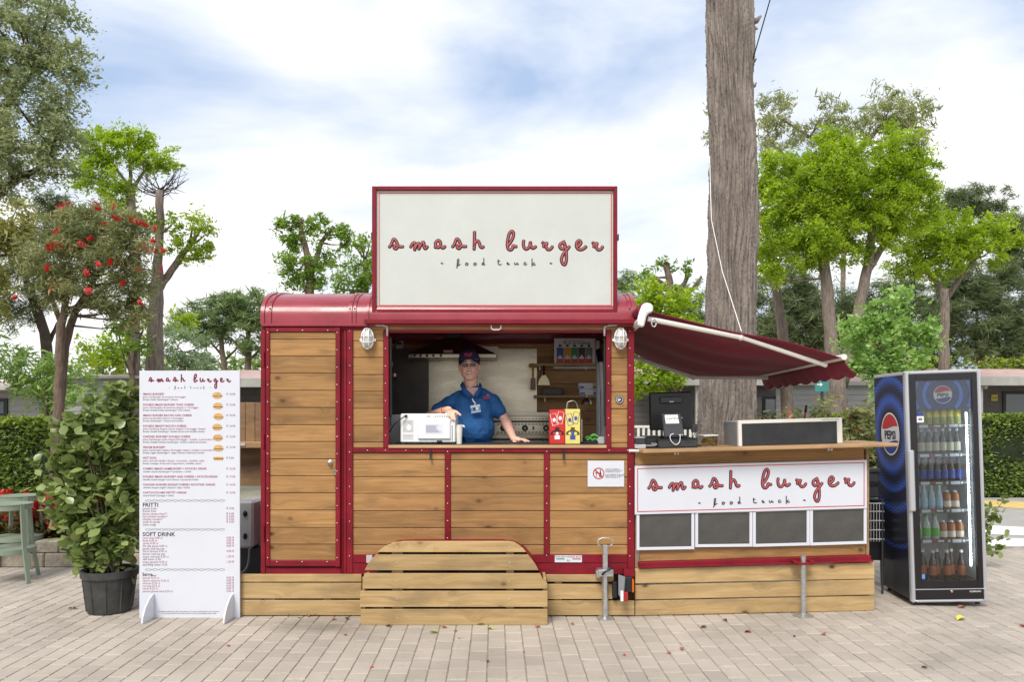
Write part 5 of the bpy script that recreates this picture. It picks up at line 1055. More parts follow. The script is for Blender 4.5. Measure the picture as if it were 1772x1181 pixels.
for k in range(7): bottle('can', .118+k*.0605, .12, SZ[0]-.001, 'yellow can standing on the top shelf of the fridge', 'yellow cans in the fridge')
for k in range(7): bottle('dark', .118+k*.0605, .13, SZ[1]-.001, 'dark green bottle with pale label on the second fridge shelf', 'dark bottles in the fridge')
for k in range(7): bottle('cola', .118+k*.0605, .12, SZ[2]-.001, 'cola bottle with blue label on the third fridge shelf', 'cola bottles in the fridge')
for k in range(4): bottle('water', .12+k*.063, .12, SZ[3]-.001, 'clear water bottle on the fourth fridge shelf', 'water bottles in the fridge')
for k in range(2): bottle('tea', .375+k*.070, .12, SZ[3]-.001, 'amber tea bottle with pale label beside the water bottles', 'tea bottles beside the water')
for k in range(3): bottle('lime', .12+k*.075, .12, SZ[4]-.001, 'clear soda bottle with green label on the fifth fridge shelf', 'lime soda bottles in the fridge')
for k in range(3): bottle('tea', .335+k*.070, .12, SZ[4]-.001, 'amber tea bottle beside the green labelled sodas', 'tea bottles beside the sodas')
for k in range(7): bottle('beer', .118+k*.0605, .12+.05*(k % 2), SZ[5]-.013, 'brown beer bottle with red label on the fridge floor', 'beer bottles in the fridge')
for x in (.06, W_-.06):
    for y in (.05, DP-.06): MB().lathe([(.02, .0), (.02, .052)], (x, y, 0), 10).build('foot', M['black'], fg, local=True)

# ------------------------------------------------------------------ clutter behind bar and menu board
o = thing('plastic_crate', 'dark grey plastic crate on the wire basket between bar and fridge', 'crate', P(1512, 890, .75)); PB(1497, 814, 1522, 862, .75, .4).build('crate_wall', M['darkgrey'], o, bevel=.01); PB(1497, 834, 1520, 840, .735, .015).build('crate_rib', M['black'], o); PB(1495, 812, 1524, 818, .735, .43).build('crate_rim', M['darkgrey'], o, bevel=.004)
o = thing('wire_basket', 'stacked wire basket standing in the gap between bar and fridge', 'basket', Vector((P(1512, 0, .75).x, .95, 0)))
for y in (872, 886, 902, 918, 934): MB().tube([P(1490, y, .75), P(1530, y, .75)], .006, 6).build('wire', M['lightgrey'], o)
for x in range(1492, 1530, 5): MB().tube([P(x, 872, .752), P(x, 938, .752)], .0035, 5).build('wire', M['lightgrey'], o)
for x in (1491, 1527): MB().tube([P(x, 866, .752), (P(x, 0, .752).x, .752, 0)], .01, 8).build('leg', M['darkgrey'], o)
B(P(1488, 0, .8).x, P(1530, 0, .8).x, .8, 1.2, .3, P(0, 866, .8).z).build('liner', M['black'], o)
o = thing('back_cabinet', 'brown plank cabinet with a pale shelf behind the menu board', 'cabinet', (P(425, 0, 1.3).x, 1.5, 0)); mb = MB()
for k in range(4): PB(392+k*16.5, 697, 408+k*16.5, 766, 1.3, .03).build('door_plank', M['oldwood'], o, bevel=.003)
PB(385, 766, 462, 776, 1.1, .4).build('shelf', M['counter'], o, bevel=.004); PB(390, 776, 460, 842, 1.32, .03).build('lower_panel', M['oldwood'], o); PB(411, 767.5, 424, 772, 1.09, .01).build('latch', M['lightgrey'], o)
for x in (392, 456): B(P(x, 0, 1.35).x, P(x+6, 0, 1.35).x, 1.35, 1.45, 0, P(0, 700, 1.35).z).build('post', M['oldwood'], o)
o = thing('grey_tank', 'grey plastic tank with black knobs behind the menu board', 'tank', (P(425, 0, .7).x, .9, .0)); PB(405, 868, 438, 950, .7, .35).build('tank_body', M['lightgrey'], o, bevel=.02)
for y in (890, 929): MB().ell(P(424, y, .69), (.02, .02, .03), 10, 6).build('knob', M['black'], o, smooth=True)
PB(440, 868, 458, 952, .9, .3).build('tank_body', M['lightgrey'], o, bevel=.02); B(P(400, 0, .75).x, P(455, 0, .75).x, .75, 1.1, 0, P(0, 950, .75).z).build('base_frame', M['darkgrey'], o)
cable('cable', 'grey hose drooping below the grey tank', [P(432, 950, .68), P(430, 975, .66), P(424, 988, .6), P(418, 992, .6)], .012, M['grey'])

# ------------------------------------------------------------------ buildings behind
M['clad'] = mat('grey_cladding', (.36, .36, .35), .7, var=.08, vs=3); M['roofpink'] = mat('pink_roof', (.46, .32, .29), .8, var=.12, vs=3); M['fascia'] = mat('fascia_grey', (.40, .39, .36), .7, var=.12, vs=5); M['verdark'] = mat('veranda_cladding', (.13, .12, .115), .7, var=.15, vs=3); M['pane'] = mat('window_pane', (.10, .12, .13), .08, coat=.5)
def bungalow(x0, x1, Y, ytop, yeave, yf, lab, wallY, posts=(), wins=(), depth=6, wall='verdark', slats=True):
    o = thing('bungalow', lab, 'bungalow', (P((x0+x1)/2, 0, Y).x, Y+2, 0)); a, b = P(x0, yeave, Y), P(x1, yf, Y); zt_ = P(0, ytop, Y+.9).z
    MB().hexa([(a.x-.2, Y-.1, a.z), (b.x+.2, Y-.1, a.z), (b.x+.2, Y+depth, a.z), (a.x-.2, Y+depth, a.z), (a.x-.1, Y+.9, zt_), (b.x+.1, Y+.9, zt_), (b.x+.1, Y+depth-1, zt_), (a.x-.1, Y+depth-1, zt_)]).build('roof', M['roofpink'], o)
    B(a.x-.2, b.x+.2, Y-.12, Y+.02, b.z, a.z+.02).build('fascia', M['fascia'], o, bevel=.01)
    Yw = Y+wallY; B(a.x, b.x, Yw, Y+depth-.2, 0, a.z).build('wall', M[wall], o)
    if slats:
        zq = .1
        while zq < a.z-.2: B(a.x, b.x, Yw-.02, Yw, zq, zq+.145).build('siding_board', M[wall], o); zq += .16
    for x in posts: B(P(x, 0, Y).x-.06, P(x, 0, Y).x+.06, Y+.04, Y+.16, 0, b.z).build('post', M['fascia'], o)
    for (wx0, wy0, wx1, wy1) in wins:
        c0, c1 = P(wx0, wy1, Yw), P(wx1, wy0, Yw); wn_ = B(c0.x, c1.x, Yw-.06, Yw-.021, c0.z, c1.z).build('window', M['black'], o); B(c0.x+.09, c1.x-.09, Yw-.066, Yw-.061, c0.z+.09, c1.z-.09).build('pane', M['pane'], wn_)
    return o
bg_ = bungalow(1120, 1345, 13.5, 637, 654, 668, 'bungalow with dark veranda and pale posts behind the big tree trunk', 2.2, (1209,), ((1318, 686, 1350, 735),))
bungalow(1345, 1520, 15.5, 648, 662, 668, 'grey clad bungalow behind the photinia bushes', .1, (), (), wall='clad')
b2 = bungalow(1640, 1960, 15.3+1.5, 639, 653, 668, 'bungalow with pink roof and yellow house number behind the right hedge', 2.0, (1699,), ((1734, 678, 1790, 740),))
c_ = P(1720, 689, 18.78); B(c_.x-.1, c_.x+.1, 18.75, 18.77, c_.z-.1, c_.z+.1).build('number_plate', mat('plate_yellow', (.6, .5, .08), .5), b2); mb = MB(); text_into(mb, '240', .1, (c_.x, 18.745, c_.z-.035), align='CENTER'); mb.build('plate_lettering', M['ink'], b2)
MB().ell(P(1705, 670, 18.7), (.08, .08, .08), 10, 6).build('globe_lamp', M['white'], b2, smooth=True)
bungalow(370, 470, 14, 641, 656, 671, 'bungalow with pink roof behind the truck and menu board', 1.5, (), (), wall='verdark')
o = bungalow(100, 246, 12, 649, 653, 656, 'pale grey clad holiday home behind the potted shrub', .1, (), ((0, 0, 1, 1),)[:0], wall='clad')
bungalow(-260, 50, 13, 660, 668, 676, 'holiday home with dark window behind the oleander bushes', .6, (), ((-20, 690, 15, 722),), wall='clad')
# porch railing of the veranda
o = thing('porch_railing', 'cream slatted railing in front of the dark veranda', 'railing', P(1150, 760, 12.5)); B(P(1092, 0, 12.5).x, P(1215, 0, 12.5).x, 12.5, 12.56, P(0, 741, 12.5).z, P(0, 737, 12.5).z).build('rail', M['ivory'], o)
for x in range(1094, 1215, 9): B(P(x, 0, 12.5).x, P(x+4, 0, 12.5).x, 12.51, 12.55, .1, P(0, 741, 12.5).z).build('baluster', M['ivory'], o)
o = thing('arrow_sign', 'small teal sign with a white arrow beside the tree trunks', 'sign', (P(1424, 0, 9).x, 9, 0)); MB().tube([(P(1426, 0, 9).x, 9, 0), P(1422, 655, 9)], .03, 8).build('post', M['darkgrey'], o); PB(1411, 655, 1434, 678, 8.95, .03).build('panel', mat('sign_teal', (.05, .25, .24), .5), o)
a = P(1419, 666, 8.945); MB().add([a+Vector(v) for v in ((-.06, 0, -.012), (.0, 0, -.012), (.0, 0, -.04), (.06, 0, 0), (.0, 0, .04), (.0, 0, .012), (-.06, 0, .012))], [tuple(range(7))]).build('arrow', M['white'], o)

# ------------------------------------------------------------------ vegetation
rg = np.random.default_rng(21)
COVER = 2.7
def leaves(cen, size, aspect, up=.5, droop=0., jit=.35, outward=None):
    """rhombus leaves at the given centres (numpy)"""
    n = len(cen); d = rg.normal(0, 1, (n, 3))
    if outward is not None: d = d*.6+outward
    d[:, 2] = d[:, 2]*.7-droop; d /= np.linalg.norm(d, axis=1)[:, None]+1e-9
    nm = rg.normal(0, 1, (n, 3)); nm[:, 2] = np.abs(nm[:, 2])+up; s = np.cross(d, nm); s /= np.linalg.norm(s, axis=1)[:, None]+1e-9
    L_ = size*(1+rg.normal(0, jit, n)).clip(.45, 1.9); W = L_*aspect; nn = np.cross(s, d)
    V = np.stack([cen-d*L_[:, None]*.5, cen+s*W[:, None]*.5-nn*W[:, None]*.12, cen+d*L_[:, None]*.5, cen-s*W[:, None]*.5-nn*W[:, None]*.12], 1)
    return V.reshape(-1, 3), np.arange(n*4).reshape(n, 4)
def in_ball(n):
    v = rg.normal(0, 1, (n, 3)); v /= np.linalg.norm(v, axis=1)[:, None]; return v*rg.uniform(0, 1, (n, 1))**(1/3.)
def crown_points(ells, Y, dens, sub=.30, depth=.85, shell=.45, flat=.75):
    """ells: (cx, cy, rx, ry) photo pixels on plane Y -> leaf centres, clump tint, clump centres"""
    k = 1/ppm(Y); P_, T_, K_ = [], [], []
    for (cx, cy, rx, ry) in ells:
        c = np.array(P(cx, cy, Y)); R3 = np.array([rx*k, depth*(rx+ry)/2*k, ry*k]); sr = sub*min(R3[0], R3[2])+.05
        area = math.pi*R3[0]*R3[2]; nc = max(6, int(area/(sr*sr)*1.25))
        b = in_ball(nc); ln = np.linalg.norm(b, axis=1)[:, None]; b = b/ln*(ln**shell)*rg.uniform(.75, 1.22, (nc, 1)); cc = c+b*R3*.92
        nl = max(4, int(dens*area/nc))
        for q in cc:
            m = int(nl*rg.uniform(.15, 1.9)); g = rg.normal(0, 1, (m, 3))*np.array([sr, sr, sr*flat])*rg.uniform(.35, .95)
            ax_ = q-c; ax_ = ax_/(np.linalg.norm(ax_)+1e-6)+rg.normal(0, .4, 3); t_ = rg.uniform(-1, 1, (m, 1)); g = g*.6+ax_*t_*sr*.8; g[:, 2] -= .25*sr*t_[:, 0]**2; P_.append(q+g); T_.append(np.full(m, rg.uniform(0, .6))); K_.append(q)
    return np.concatenate(P_), np.concatenate(T_), np.array(K_)
def tree(name, lab, cat, Y, ells, dens, size, lm, aspect=.5, trunks=(), bm='bark2', droop=0., up=.5, twigs=10, sub=.30, group=None, extra=None, flat=.75, shell=.45, depth=.85, kind=None, cov=1.):
    base = trunks[0][0] if trunks else (ells[0][0], 0)
    bx = P(base[0], 0, Y).x; o = thing(name, lab, cat, (bx, Y, 0), group=group)
    if kind: o['kind'] = kind
    dens = COVER*cov/(size*size*.77*aspect*.5)
    pts, tint, cc = crown_points(ells, Y, dens, sub, depth, shell, flat)
    V, Fc = leaves(pts, size*.88, aspect, up, droop); V -= np.array([bx, Y, 0])
    quadmesh('crown', V, Fc, M[lm], np.clip(tint+rg.uniform(0, .45, len(pts)), 0, 1), o)
    k = 1/ppm(Y); mb = MB(); ends = []
    for i, t in enumerate(trunks):          # (x, y, half width px) list, bottom first
        p = [P(q[0], q[1], Y+(.15*i)) for q in t]; r = [q[2]*k for q in t]
        if i == 0: p[0] = Vector((p[0].x, p[0].y, -.02)) if t[0][1] > 600 else p[0]
        ps, rs = [], []
        for j in range(len(p)-1):
            for s in range(4): a = s/4; ps.append(p[j].lerp(p[j+1], a)+Vector(rg.normal(0, .12*r[j], 3))*(0 if (j == 0 and s == 0) else 1)); rs.append((r[j]*(1-a)+r[j+1]*a)*rg.uniform(.94, 1.06))
        ps.append(p[-1]); rs.append(r[-1]); mb.tube(ps, rs, 10); ends += ps[len(ps)//2:]
    if trunks:
        sel = cc[rg.choice(len(cc), min(twigs, len(cc)), replace=False)]
        for q in sel:
            e = min(ends, key=lambda v: (v-Vector(q)).length+max(0, v.z-q[2])*2); mid = e.lerp(Vector(q), .5)+Vector((0, 0, -.05*(Vector(q)-e).length)); r0 = min(.04, trunks[0][-1][2]*k*.55)
            mb.tube([e, mid, Vector(q)], [r0, r0*.6, r0*.2], 6)
        mb.build('trunk', M[bm], o, smooth=True)
    if extra: extra(o, cc)
    return o
M['l_oak'] = leafmat('leaf_oak', (0.143, 0.182, 0.078), (0.390, 0.429, 0.221), .25)
M['l_yel'] = leafmat('leaf_olive_yellow', (0.200, 0.213, 0.056), (0.375, 0.362, 0.125), .35)
M['l_rob'] = leafmat('leaf_robinia', (0.140, 0.224, 0.016), (0.381, 0.482, 0.056), .45)
M['l_rob2'] = leafmat('leaf_green', (.09, .17, .022), (.26, .37, .07), .38)
M['l_pine'] = leafmat('pine_needles', (0.087, 0.148, 0.054), (0.246, 0.320, 0.123), .2, .6)
M['l_dpine'] = leafmat('dark_pine_needles', (0.066, 0.104, 0.043), (0.184, 0.227, 0.098), .2, .6)
M['l_euc'] = leafmat('leaf_eucalyptus', (0.172, 0.207, 0.078), (0.362, 0.380, 0.172), .3)
M['l_maple'] = leafmat('leaf_maple', (0.105, 0.229, 0.035), (0.386, 0.527, 0.176), .35, .35)
M['l_silver'] = leafmat('leaf_silver', (0.168, 0.240, 0.120), (0.360, 0.444, 0.264), .3)
M['l_hedge'] = leafmat('leaf_hedge', (0.063, 0.109, 0.021), (0.230, 0.310, 0.069), .25, .35)
M['l_hedge_top'] = leafmat('leaf_hedge_pale', (0.120, 0.180, 0.024), (0.312, 0.384, 0.060), .35, .35)  # paler green for the hedge tops and the far shrubs
M['l_phot'] = leafmat('leaf_photinia', (0.098, 0.119, 0.042), (0.280, 0.280, 0.112), .3, .3, c3=(0.420, 0.098, 0.056))
M['l_olea'] = leafmat('leaf_oleander', (0.118, 0.202, 0.042), (0.370, 0.504, 0.151), .3)
M['l_brush'] = leafmat('leaf_bottlebrush', (0.111, 0.143, 0.052), (0.312, 0.325, 0.143), .3, c3=(0.600, 0.312, 0.187))
M['l_far'] = leafmat('far_foliage', (0.098, 0.166, 0.049), (0.293, 0.370, 0.117), .3)
M['l_shrub'] = leafmat('leaf_glossy', (.10, .155, .035), (.28, .34, .12), .22, .3, .5)
# far woodland closing the view
bx = []
for x in range(150, 2000, 26):
    bx.append((x+rg.uniform(-10, 10), 650+rg.uniform(-8, 8), 34, rg.uniform(50, 90) if x > 1060 else rg.uniform(26, 48)))
pts, tint, cc = crown_points(bx, 42, 40, .3); V, Fc = leaves(pts, .42, .5); o = quadmesh('far_woodland', V, Fc, M['l_far'], np.clip(tint+rg.uniform(0, .45, len(pts)), 0, 1)); tag(o, 'distant mass of mixed green woodland behind the bungalows', 'woodland', kind='stuff')
# --- left side trees
tree('oak_tree', 'large grey green evergreen oak reaching in over the left corner', 'tree', 6, [(20,40,95,85),(70,130,85,70),(125,105,48,32),(40,235,85,75),(105,215,45,48),(0,310,55,40),(60,10,60,50),(95,290,40,35),(-60,160,90,180)], 300, .075, 'l_oak', .42, (((-95,1000,28),(-90,600,26),(-70,420,22),(-60,150,14)), ((-70,420,13),(10,322,8),(72,288,4)), ((-65,300,12),(20,170,7),(60,120,3)), ((-62,250,9),(40,262,6),(130,232,3))), 'darkbark', twigs=26, sub=.24)
tree('olive_yellow_tree', 'yellowish feathery tree below the grey green oak', 'tree', 9, [(15,385,50,45),(0,450,42,55),(40,410,30,30),(-10,510,35,45)], 200, .12, 'l_yel', .4, (((-30,900,8),(-20,520,6),(0,420,4)),), 'darkbark')
tree('stone_pine', 'tall dark pine with leaning trunk behind the red flowering tree', 'tree', 10, [(60,470,60,60),(100,400,45,40),(110,380,40,25),(30,540,45,30),(90,350,35,20)], 190, .17, 'l_dpine', .1, (((92,760,9),(82,600,9),(55,510,7),(40,470,4)), ((82,600,4),(100,560,3),(118,545,2))), 'darkbark', up=.2, cov=1.6)
tree('pollarded_robinia', 'bright green pollarded robinia with broad crown behind the red flowering tree', 'tree', 12, [(205,255,62,30),(160,290,42,45),(255,270,45,26),(290,285,26,16),(190,330,48,40),(225,240,40,20),(170,240,30,18)], 230, .085, 'l_rob', .40, (((236,760,8),(236,480,7.5),(228,350,7),(226,325,7.5)), ((228,330,3.5),(200,290,2),(180,265,1.5)), ((228,328,3.5),(255,290,2),(280,275,1)), ((227,328,4),(225,280,2.5),(222,250,1.5))), 'bark', twigs=18, sub=.26, cov=1.4)
def bare(o, cc):
    k = 1/ppm(8.7); mb = MB()
    for j in range(20):
        a = rg.uniform(-1.25, 1.25); ln = rg.uniform(25, 62); b = P(277+rg.uniform(-3, 3), 328+rg.uniform(0, 14), 8.7); e = b+Vector((math.sin(a)*ln*k, rg.uniform(-.3, .3), math.cos(a)*ln*k*.75)); m_ = b.lerp(e, .5)+Vector((math.sin(a)*.05, 0, -.04)); mb.tube([b, m_, e], [.016, .010, .004], 5)
        for _ in range(2): e2 = m_+(e-b)*.35+Vector(rg.normal(0, .12, 3)); mb.tube([m_, e2], [.008, .003], 4)
    mb.build('bare_twigs', M['darkbark'], o)
tree('pruned_trunk_tree', 'tall furrowed trunk with bare twigs on top and one leafy side limb', 'tree', 8.7, [(345,402,26,42),(318,430,34,22),(300,395,24,22),(355,440,14,18),(255,380,20,18)], 280, .08, 'l_rob', .45, (((268,800,16),(268,640,15),(272,520,12),(275,430,7),(277,330,7)), ((276,500,7),(305,455,6),(328,425,4)),), 'bark', twigs=12, extra=bare)
for k, (lab, e, t) in enumerate((('broad stone pine with flat crown behind the menu board', [(370,545,62,34),(330,562,38,26),(400,530,40,24),(355,580,45,20)], ((392,800,6),(388,640,5),(382,575,4))), ('stone pine with straight trunk next to the truck roof', [(440,532,58,34),(480,545,48,36),(425,570,50,26),(500,565,40,30),(455,600,45,22)], ((432,800,6.5),(430,640,6),(430,575,4))), ('stone pine crown rising behind the truck roof', [(560,560,60,38),(520,550,40,26),(610,570,50,30)], ((560,800,6),(560,620,5),(558,570,4))))):
    tree('stone_pine', lab, 'tree', 28, e, 60, .50, 'l_pine', .09, (t, ((t[1][0],t[1][1]-20,2.5),(t[1][0]-30,t[1][1]-55,1.2)), ((t[1][0],t[1][1]-15,2.5),(t[1][0]+35,t[1][1]-50,1.2))), 'bark2', up=.1, twigs=14, flat=.6, cov=1.7)
tree('pollarded_tree', 'pollarded tree with two knobbly limbs above the truck roof', 'tree', 13, [(512,400,34,24),(500,385,22,14),(515,450,34,36),(580,395,24,20),(560,460,26,36),(545,385,22,14),(598,415,14,22),(525,490,36,18)], 170, .10, 'l_rob2', .42, (((537,800,9),(537,500,8),(533,450,6),(524,410,4.5),(518,378,4)), ((537,480,5),(555,420,4),(578,392,3.5)),), 'bark2', twigs=14, cov=1.3)
tree('leafy_tree', 'fresh green tree half hidden by the left edge of the billboard', 'tree', 16, [(632,440,36,34),(612,480,36,30),(650,480,40,40),(600,505,34,18)], 190, .11, 'l_rob2', .45, (((632,800,8),(632,520,7),(632,450,4)),), 'bark2')
tree('silver_shrub', 'silvery green shrub above the menu board', 'shrub', 11, [(325,600,44,32),(290,625,40,28),(350,630,30,22),(300,580,24,18)], 330, .09, 'l_silver', .4, (((318,800,4),(318,640,4),(318,610,2)),), 'bark2')
tree('yellow_green_shrub', 'bright yellow green shrub behind the furrowed trunk', 'shrub', 13, [(315,560,26,22),(240,575,40,34),(200,600,44,30),(170,620,40,30)], 260, .12, 'l_rob', .45, (((240,800,4),(240,650,4),(240,600,2)),), 'bark2')
tree('oleander', 'oleander bush with narrow leaves behind the left hedge', 'bush', 7, [(110,640,40,36),(60,660,44,40),(20,640,46,44),(140,680,28,34),(85,690,40,30)], 380, .15, 'l_olea', .2, (((80,900,4),(80,700,4),(82,660,2)),), 'bark2', up=.2)
tree('garden_sapling', 'slim sapling with forked stems beside the pale holiday home', 'sapling', 8, [(225,590,34,24),(205,560,20,18)], 200, .11, 'l_rob2', .45, (((232,900,5),(231,660,4.5),(222,610,2.5)), ((231,650,3.5),(236,600,2.5),(248,570,1.5)), ((231,660,3),(215,620,2),(205,575,1.2))), 'bark2')
# --- right side trees
tree('pollarded_tree', 'pollarded tree with knobbly stubs between billboard and big trunk', 'tree', 12, [(1155,457,20,16),(1192,462,13,16),(1120,480,18,14),(1132,500,22,20),(1110,520,30,30)], 240, .13, 'l_rob2', .45, (((1160,800,10),(1160,540,9),(1158,490,6),(1154,455,5)), ((1160,520,6),(1185,490,4),(1193,462,3)), ((1160,530,5),(1200,500,3),(1214,478,2)), ((1159,505,4),(1135,480,3),(1122,478,2))), 'bark2', twigs=8)
tree('maple_tree', 'bright lime green maple behind the awning', 'tree', 7, [(1150,520,52,34),(1125,560,45,40),(1185,545,36,30),(1115,610,30,40),(1135,655,42,28),(1165,640,34,24),(1108,680,16,26)], 300, .085, 'l_rob', .6, (((1166,900,9),(1166,620,8),(1160,560,5)), ((1166,640,4),(1130,660,2.5),(1115,670,1.5))), 'bark2', twigs=18, cov=1.4)
tree('stone_pine', 'dark pine seen beside the billboard and big trunk', 'tree', 24, [(1090,490,26,24),(1200,530,34,45),(1100,540,30,30),(1220,600,40,40)], 70, .42, 'l_pine', .09, (((1205,800,6),(1205,640,5),(1203,540,3)),), 'bark2', up=.1, cov=1.8)
tree('robinia_tree', 'large lime green robinia with forked trunk behind the awning', 'tree', 12, [(1375,315,62,52),(1440,275,62,44),(1520,265,72,48),(1575,305,46,52),(1480,340,95,62),(1400,395,72,60),(1350,430,44,55),(1560,370,50,46),(1330,360,26,60),(1440,440,60,36),(1450,320,80,60),(1400,350,60,50),(1530,320,70,55),(1500,400,70,40),(1345,300,36,44),(1600,350,24,40)], 210, .09, 'l_rob', .40, (((1452,1000,20),(1452,700,17),(1440,600,11),(1428,480,10),(1420,400,8),(1400,320,4)), ((1456,670,11),(1480,560,10),(1498,480,9),(1510,400,7),(1515,300,3)), ((1500,470,7),(1545,400,5),(1575,330,2)), ((1424,430,7),(1370,400,5),(1345,380,2))), 'bark', twigs=34, sub=.26, cov=1.7)
tree('robinia_tree', 'spreading lime green robinia with twisted limbs above the fridge', 'tree', 14, [(1650,395,62,30),(1640,430,70,36),(1600,380,30,20),(1710,395,46,26),(1600,415,52,38),(1680,430,60,34),(1570,455,40,34),(1740,420,30,22),(1620,460,44,28)], 220, .095, 'l_rob', .40, (((1632,900,9),(1632,640,9),(1636,540,8),(1634,500,7)), ((1635,510,6),(1605,470,4),(1588,430,2)), ((1636,520,5),(1670,470,4),(1700,430,4),(1740,405,2))), 'bark', twigs=22, sub=.26, cov=1.5)
tree('eucalyptus', 'tall thin crowned eucalyptus rising behind the lime green robinia', 'tree', 28, [(1340,190,34,36),(1335,245,30,40),(1440,195,26,32),(1475,225,44,26),(1535,195,40,40),(1590,190,26,36),(1560,225,45,30),(1400,235,40,24),(1590,245,22,30),(1226,185,6,12),(1224,235,9,12)], 34, .27, 'l_euc', .2, (((1460,800,4),(1460,400,4),(1470,280,5),(1530,210,3)), ((1462,320,4),(1420,250,3),(1345,200,2)), ((1460,420,4),(1390,300,3),(1335,250,2))), 'bark', droop=.8, twigs=30, sub=.3)
tree('stone_pine', 'dark stone pine with upright tips above the far right bungalow', 'tree', 20, [(1690,345,55,24),(1660,360,40,20),(1730,380,42,26),(1765,420,40,40),(1750,500,60,55),(1700,540,60,44),(1790,560,50,50),(1660,580,40,30),(1720,600,60,30),(1680,490,50,40),(1640,530,40,40),(1780,620,50,30)], 110, .30, 'l_dpine', .08, (((1758,800,8),(1758,640,8),(1745,590,6),(1720,520,4)), ((1758,640,5),(1775,560,4),(1790,480,2)), ((1700,680,5),(1692,600,4),(1690,540,2))), 'bark2', up=.05, cov=2.2, twigs=24)
tree('stone_pine', 'dark pine filling the gap right of the big trunk', 'tree', 22, [(1345,500,55,50),(1370,570,60,48),(1330,590,40,44),(1560,520,60,44),(1500,560,50,50),(1420,540,60,60),(1400,610,60,40),(1590,600,60,40),(1470,620,50,34)], 90, .33, 'l_dpine', .08, (((1352,800,7),(1352,640,7),(1345,560,4)), ((1352,620,4),(1325,575,2.5)), ((1352,625,4),(1390,570,2.5))), 'bark2', up=.05, cov=2.2, twigs=20)
tree('plane_tree', 'pale barked slanting trunk between pine and robinia', 'tree', 14, [(1330,455,26,40),(1360,430,30,30)], 130, .14, 'l_rob2', .5, (((1368,900,12),(1362,680,11),(1352,560,9),(1338,470,7),(1330,430,4)),), 'bark', twigs=8)
tree('lime_bush_tree', 'broad leaved pale green tree just left of the fridge top', 'tree', 7.5, [(1540,545,52,36),(1505,585,44,40),(1580,585,46,40),(1540,625,66,32),(1500,635,36,22),(1560,520,30,20),(1520,665,30,22)], 330, .10, 'l_maple', .6, (((1545,1000,6),(1545,700,6),(1545,590,3)),), 'bark2', droop=.3, twigs=14, cov=1.5)
tree('photinia', 'bronze tipped photinia bushes behind the side bar', 'bush', 4.5, [(1365,735,60,26),(1420,725,50,30),(1480,735,50,34),(1500,775,34,36),(1330,745,40,20),(1445,765,60,24)], 520, .11, 'l_phot', .42, (((1440,1000,4),(1440,800,4),(1440,750,2)),), 'bark2', twigs=12)
tree('far_shrub', 'yellow flowering shrubs behind the fridge top', 'shrub', 18, [(1620,630,30,16),(1580,636,20,12),(1715,628,30,12),(1760,630,30,14)], 200, .16, 'l_hedge_top', .5, (((1640,800,3),(1640,640,2),(1640,632,1)),), 'bark2')
# --- hedges
def hedge(lab, x0, x1, ytop, Yf, dp, n, h_):
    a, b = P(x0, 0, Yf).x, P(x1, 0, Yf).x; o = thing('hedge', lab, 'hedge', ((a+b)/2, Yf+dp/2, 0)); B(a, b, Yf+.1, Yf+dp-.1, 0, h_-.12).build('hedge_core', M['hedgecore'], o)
    off = np.array([(a+b)/2, Yf+dp/2, 0]); q = np.stack([rg.uniform(a, b, n), Yf+.05+rg.gamma(1.5, .04, n), rg.uniform(0, h_, n)], 1); q[:, 1] += .06*np.sin(q[:, 0]*3)*np.sin(q[:, 2]*5); V, Fc = leaves(q, .075, .55, .3, outward=np.array([0, -.5, .1])); quadmesh('hedge_leaves', V-off, Fc, M['l_hedge'], np.clip(rg.uniform(0, 1, n), 0, 1), o)
    m = n//4; q = np.stack([rg.uniform(a, b, m), rg.uniform(Yf, Yf+dp, m), h_-.05+rg.normal(0, .03, m)], 1); V, Fc = leaves(q, .075, .5, .3, outward=np.array([0, 0, .5])); quadmesh('hedge_top_leaves', V-off, Fc, M['l_hedge_top'], rg.uniform(0, 1, m), o)
hedge('clipped green hedge behind the red flower bed', -160, 262, 722, 5.0, .9, 15000, 1.60); hedge('clipped green hedge behind the fridge and road', 1440, 1960, 718, 8.9, 1., 15000, 1.64)
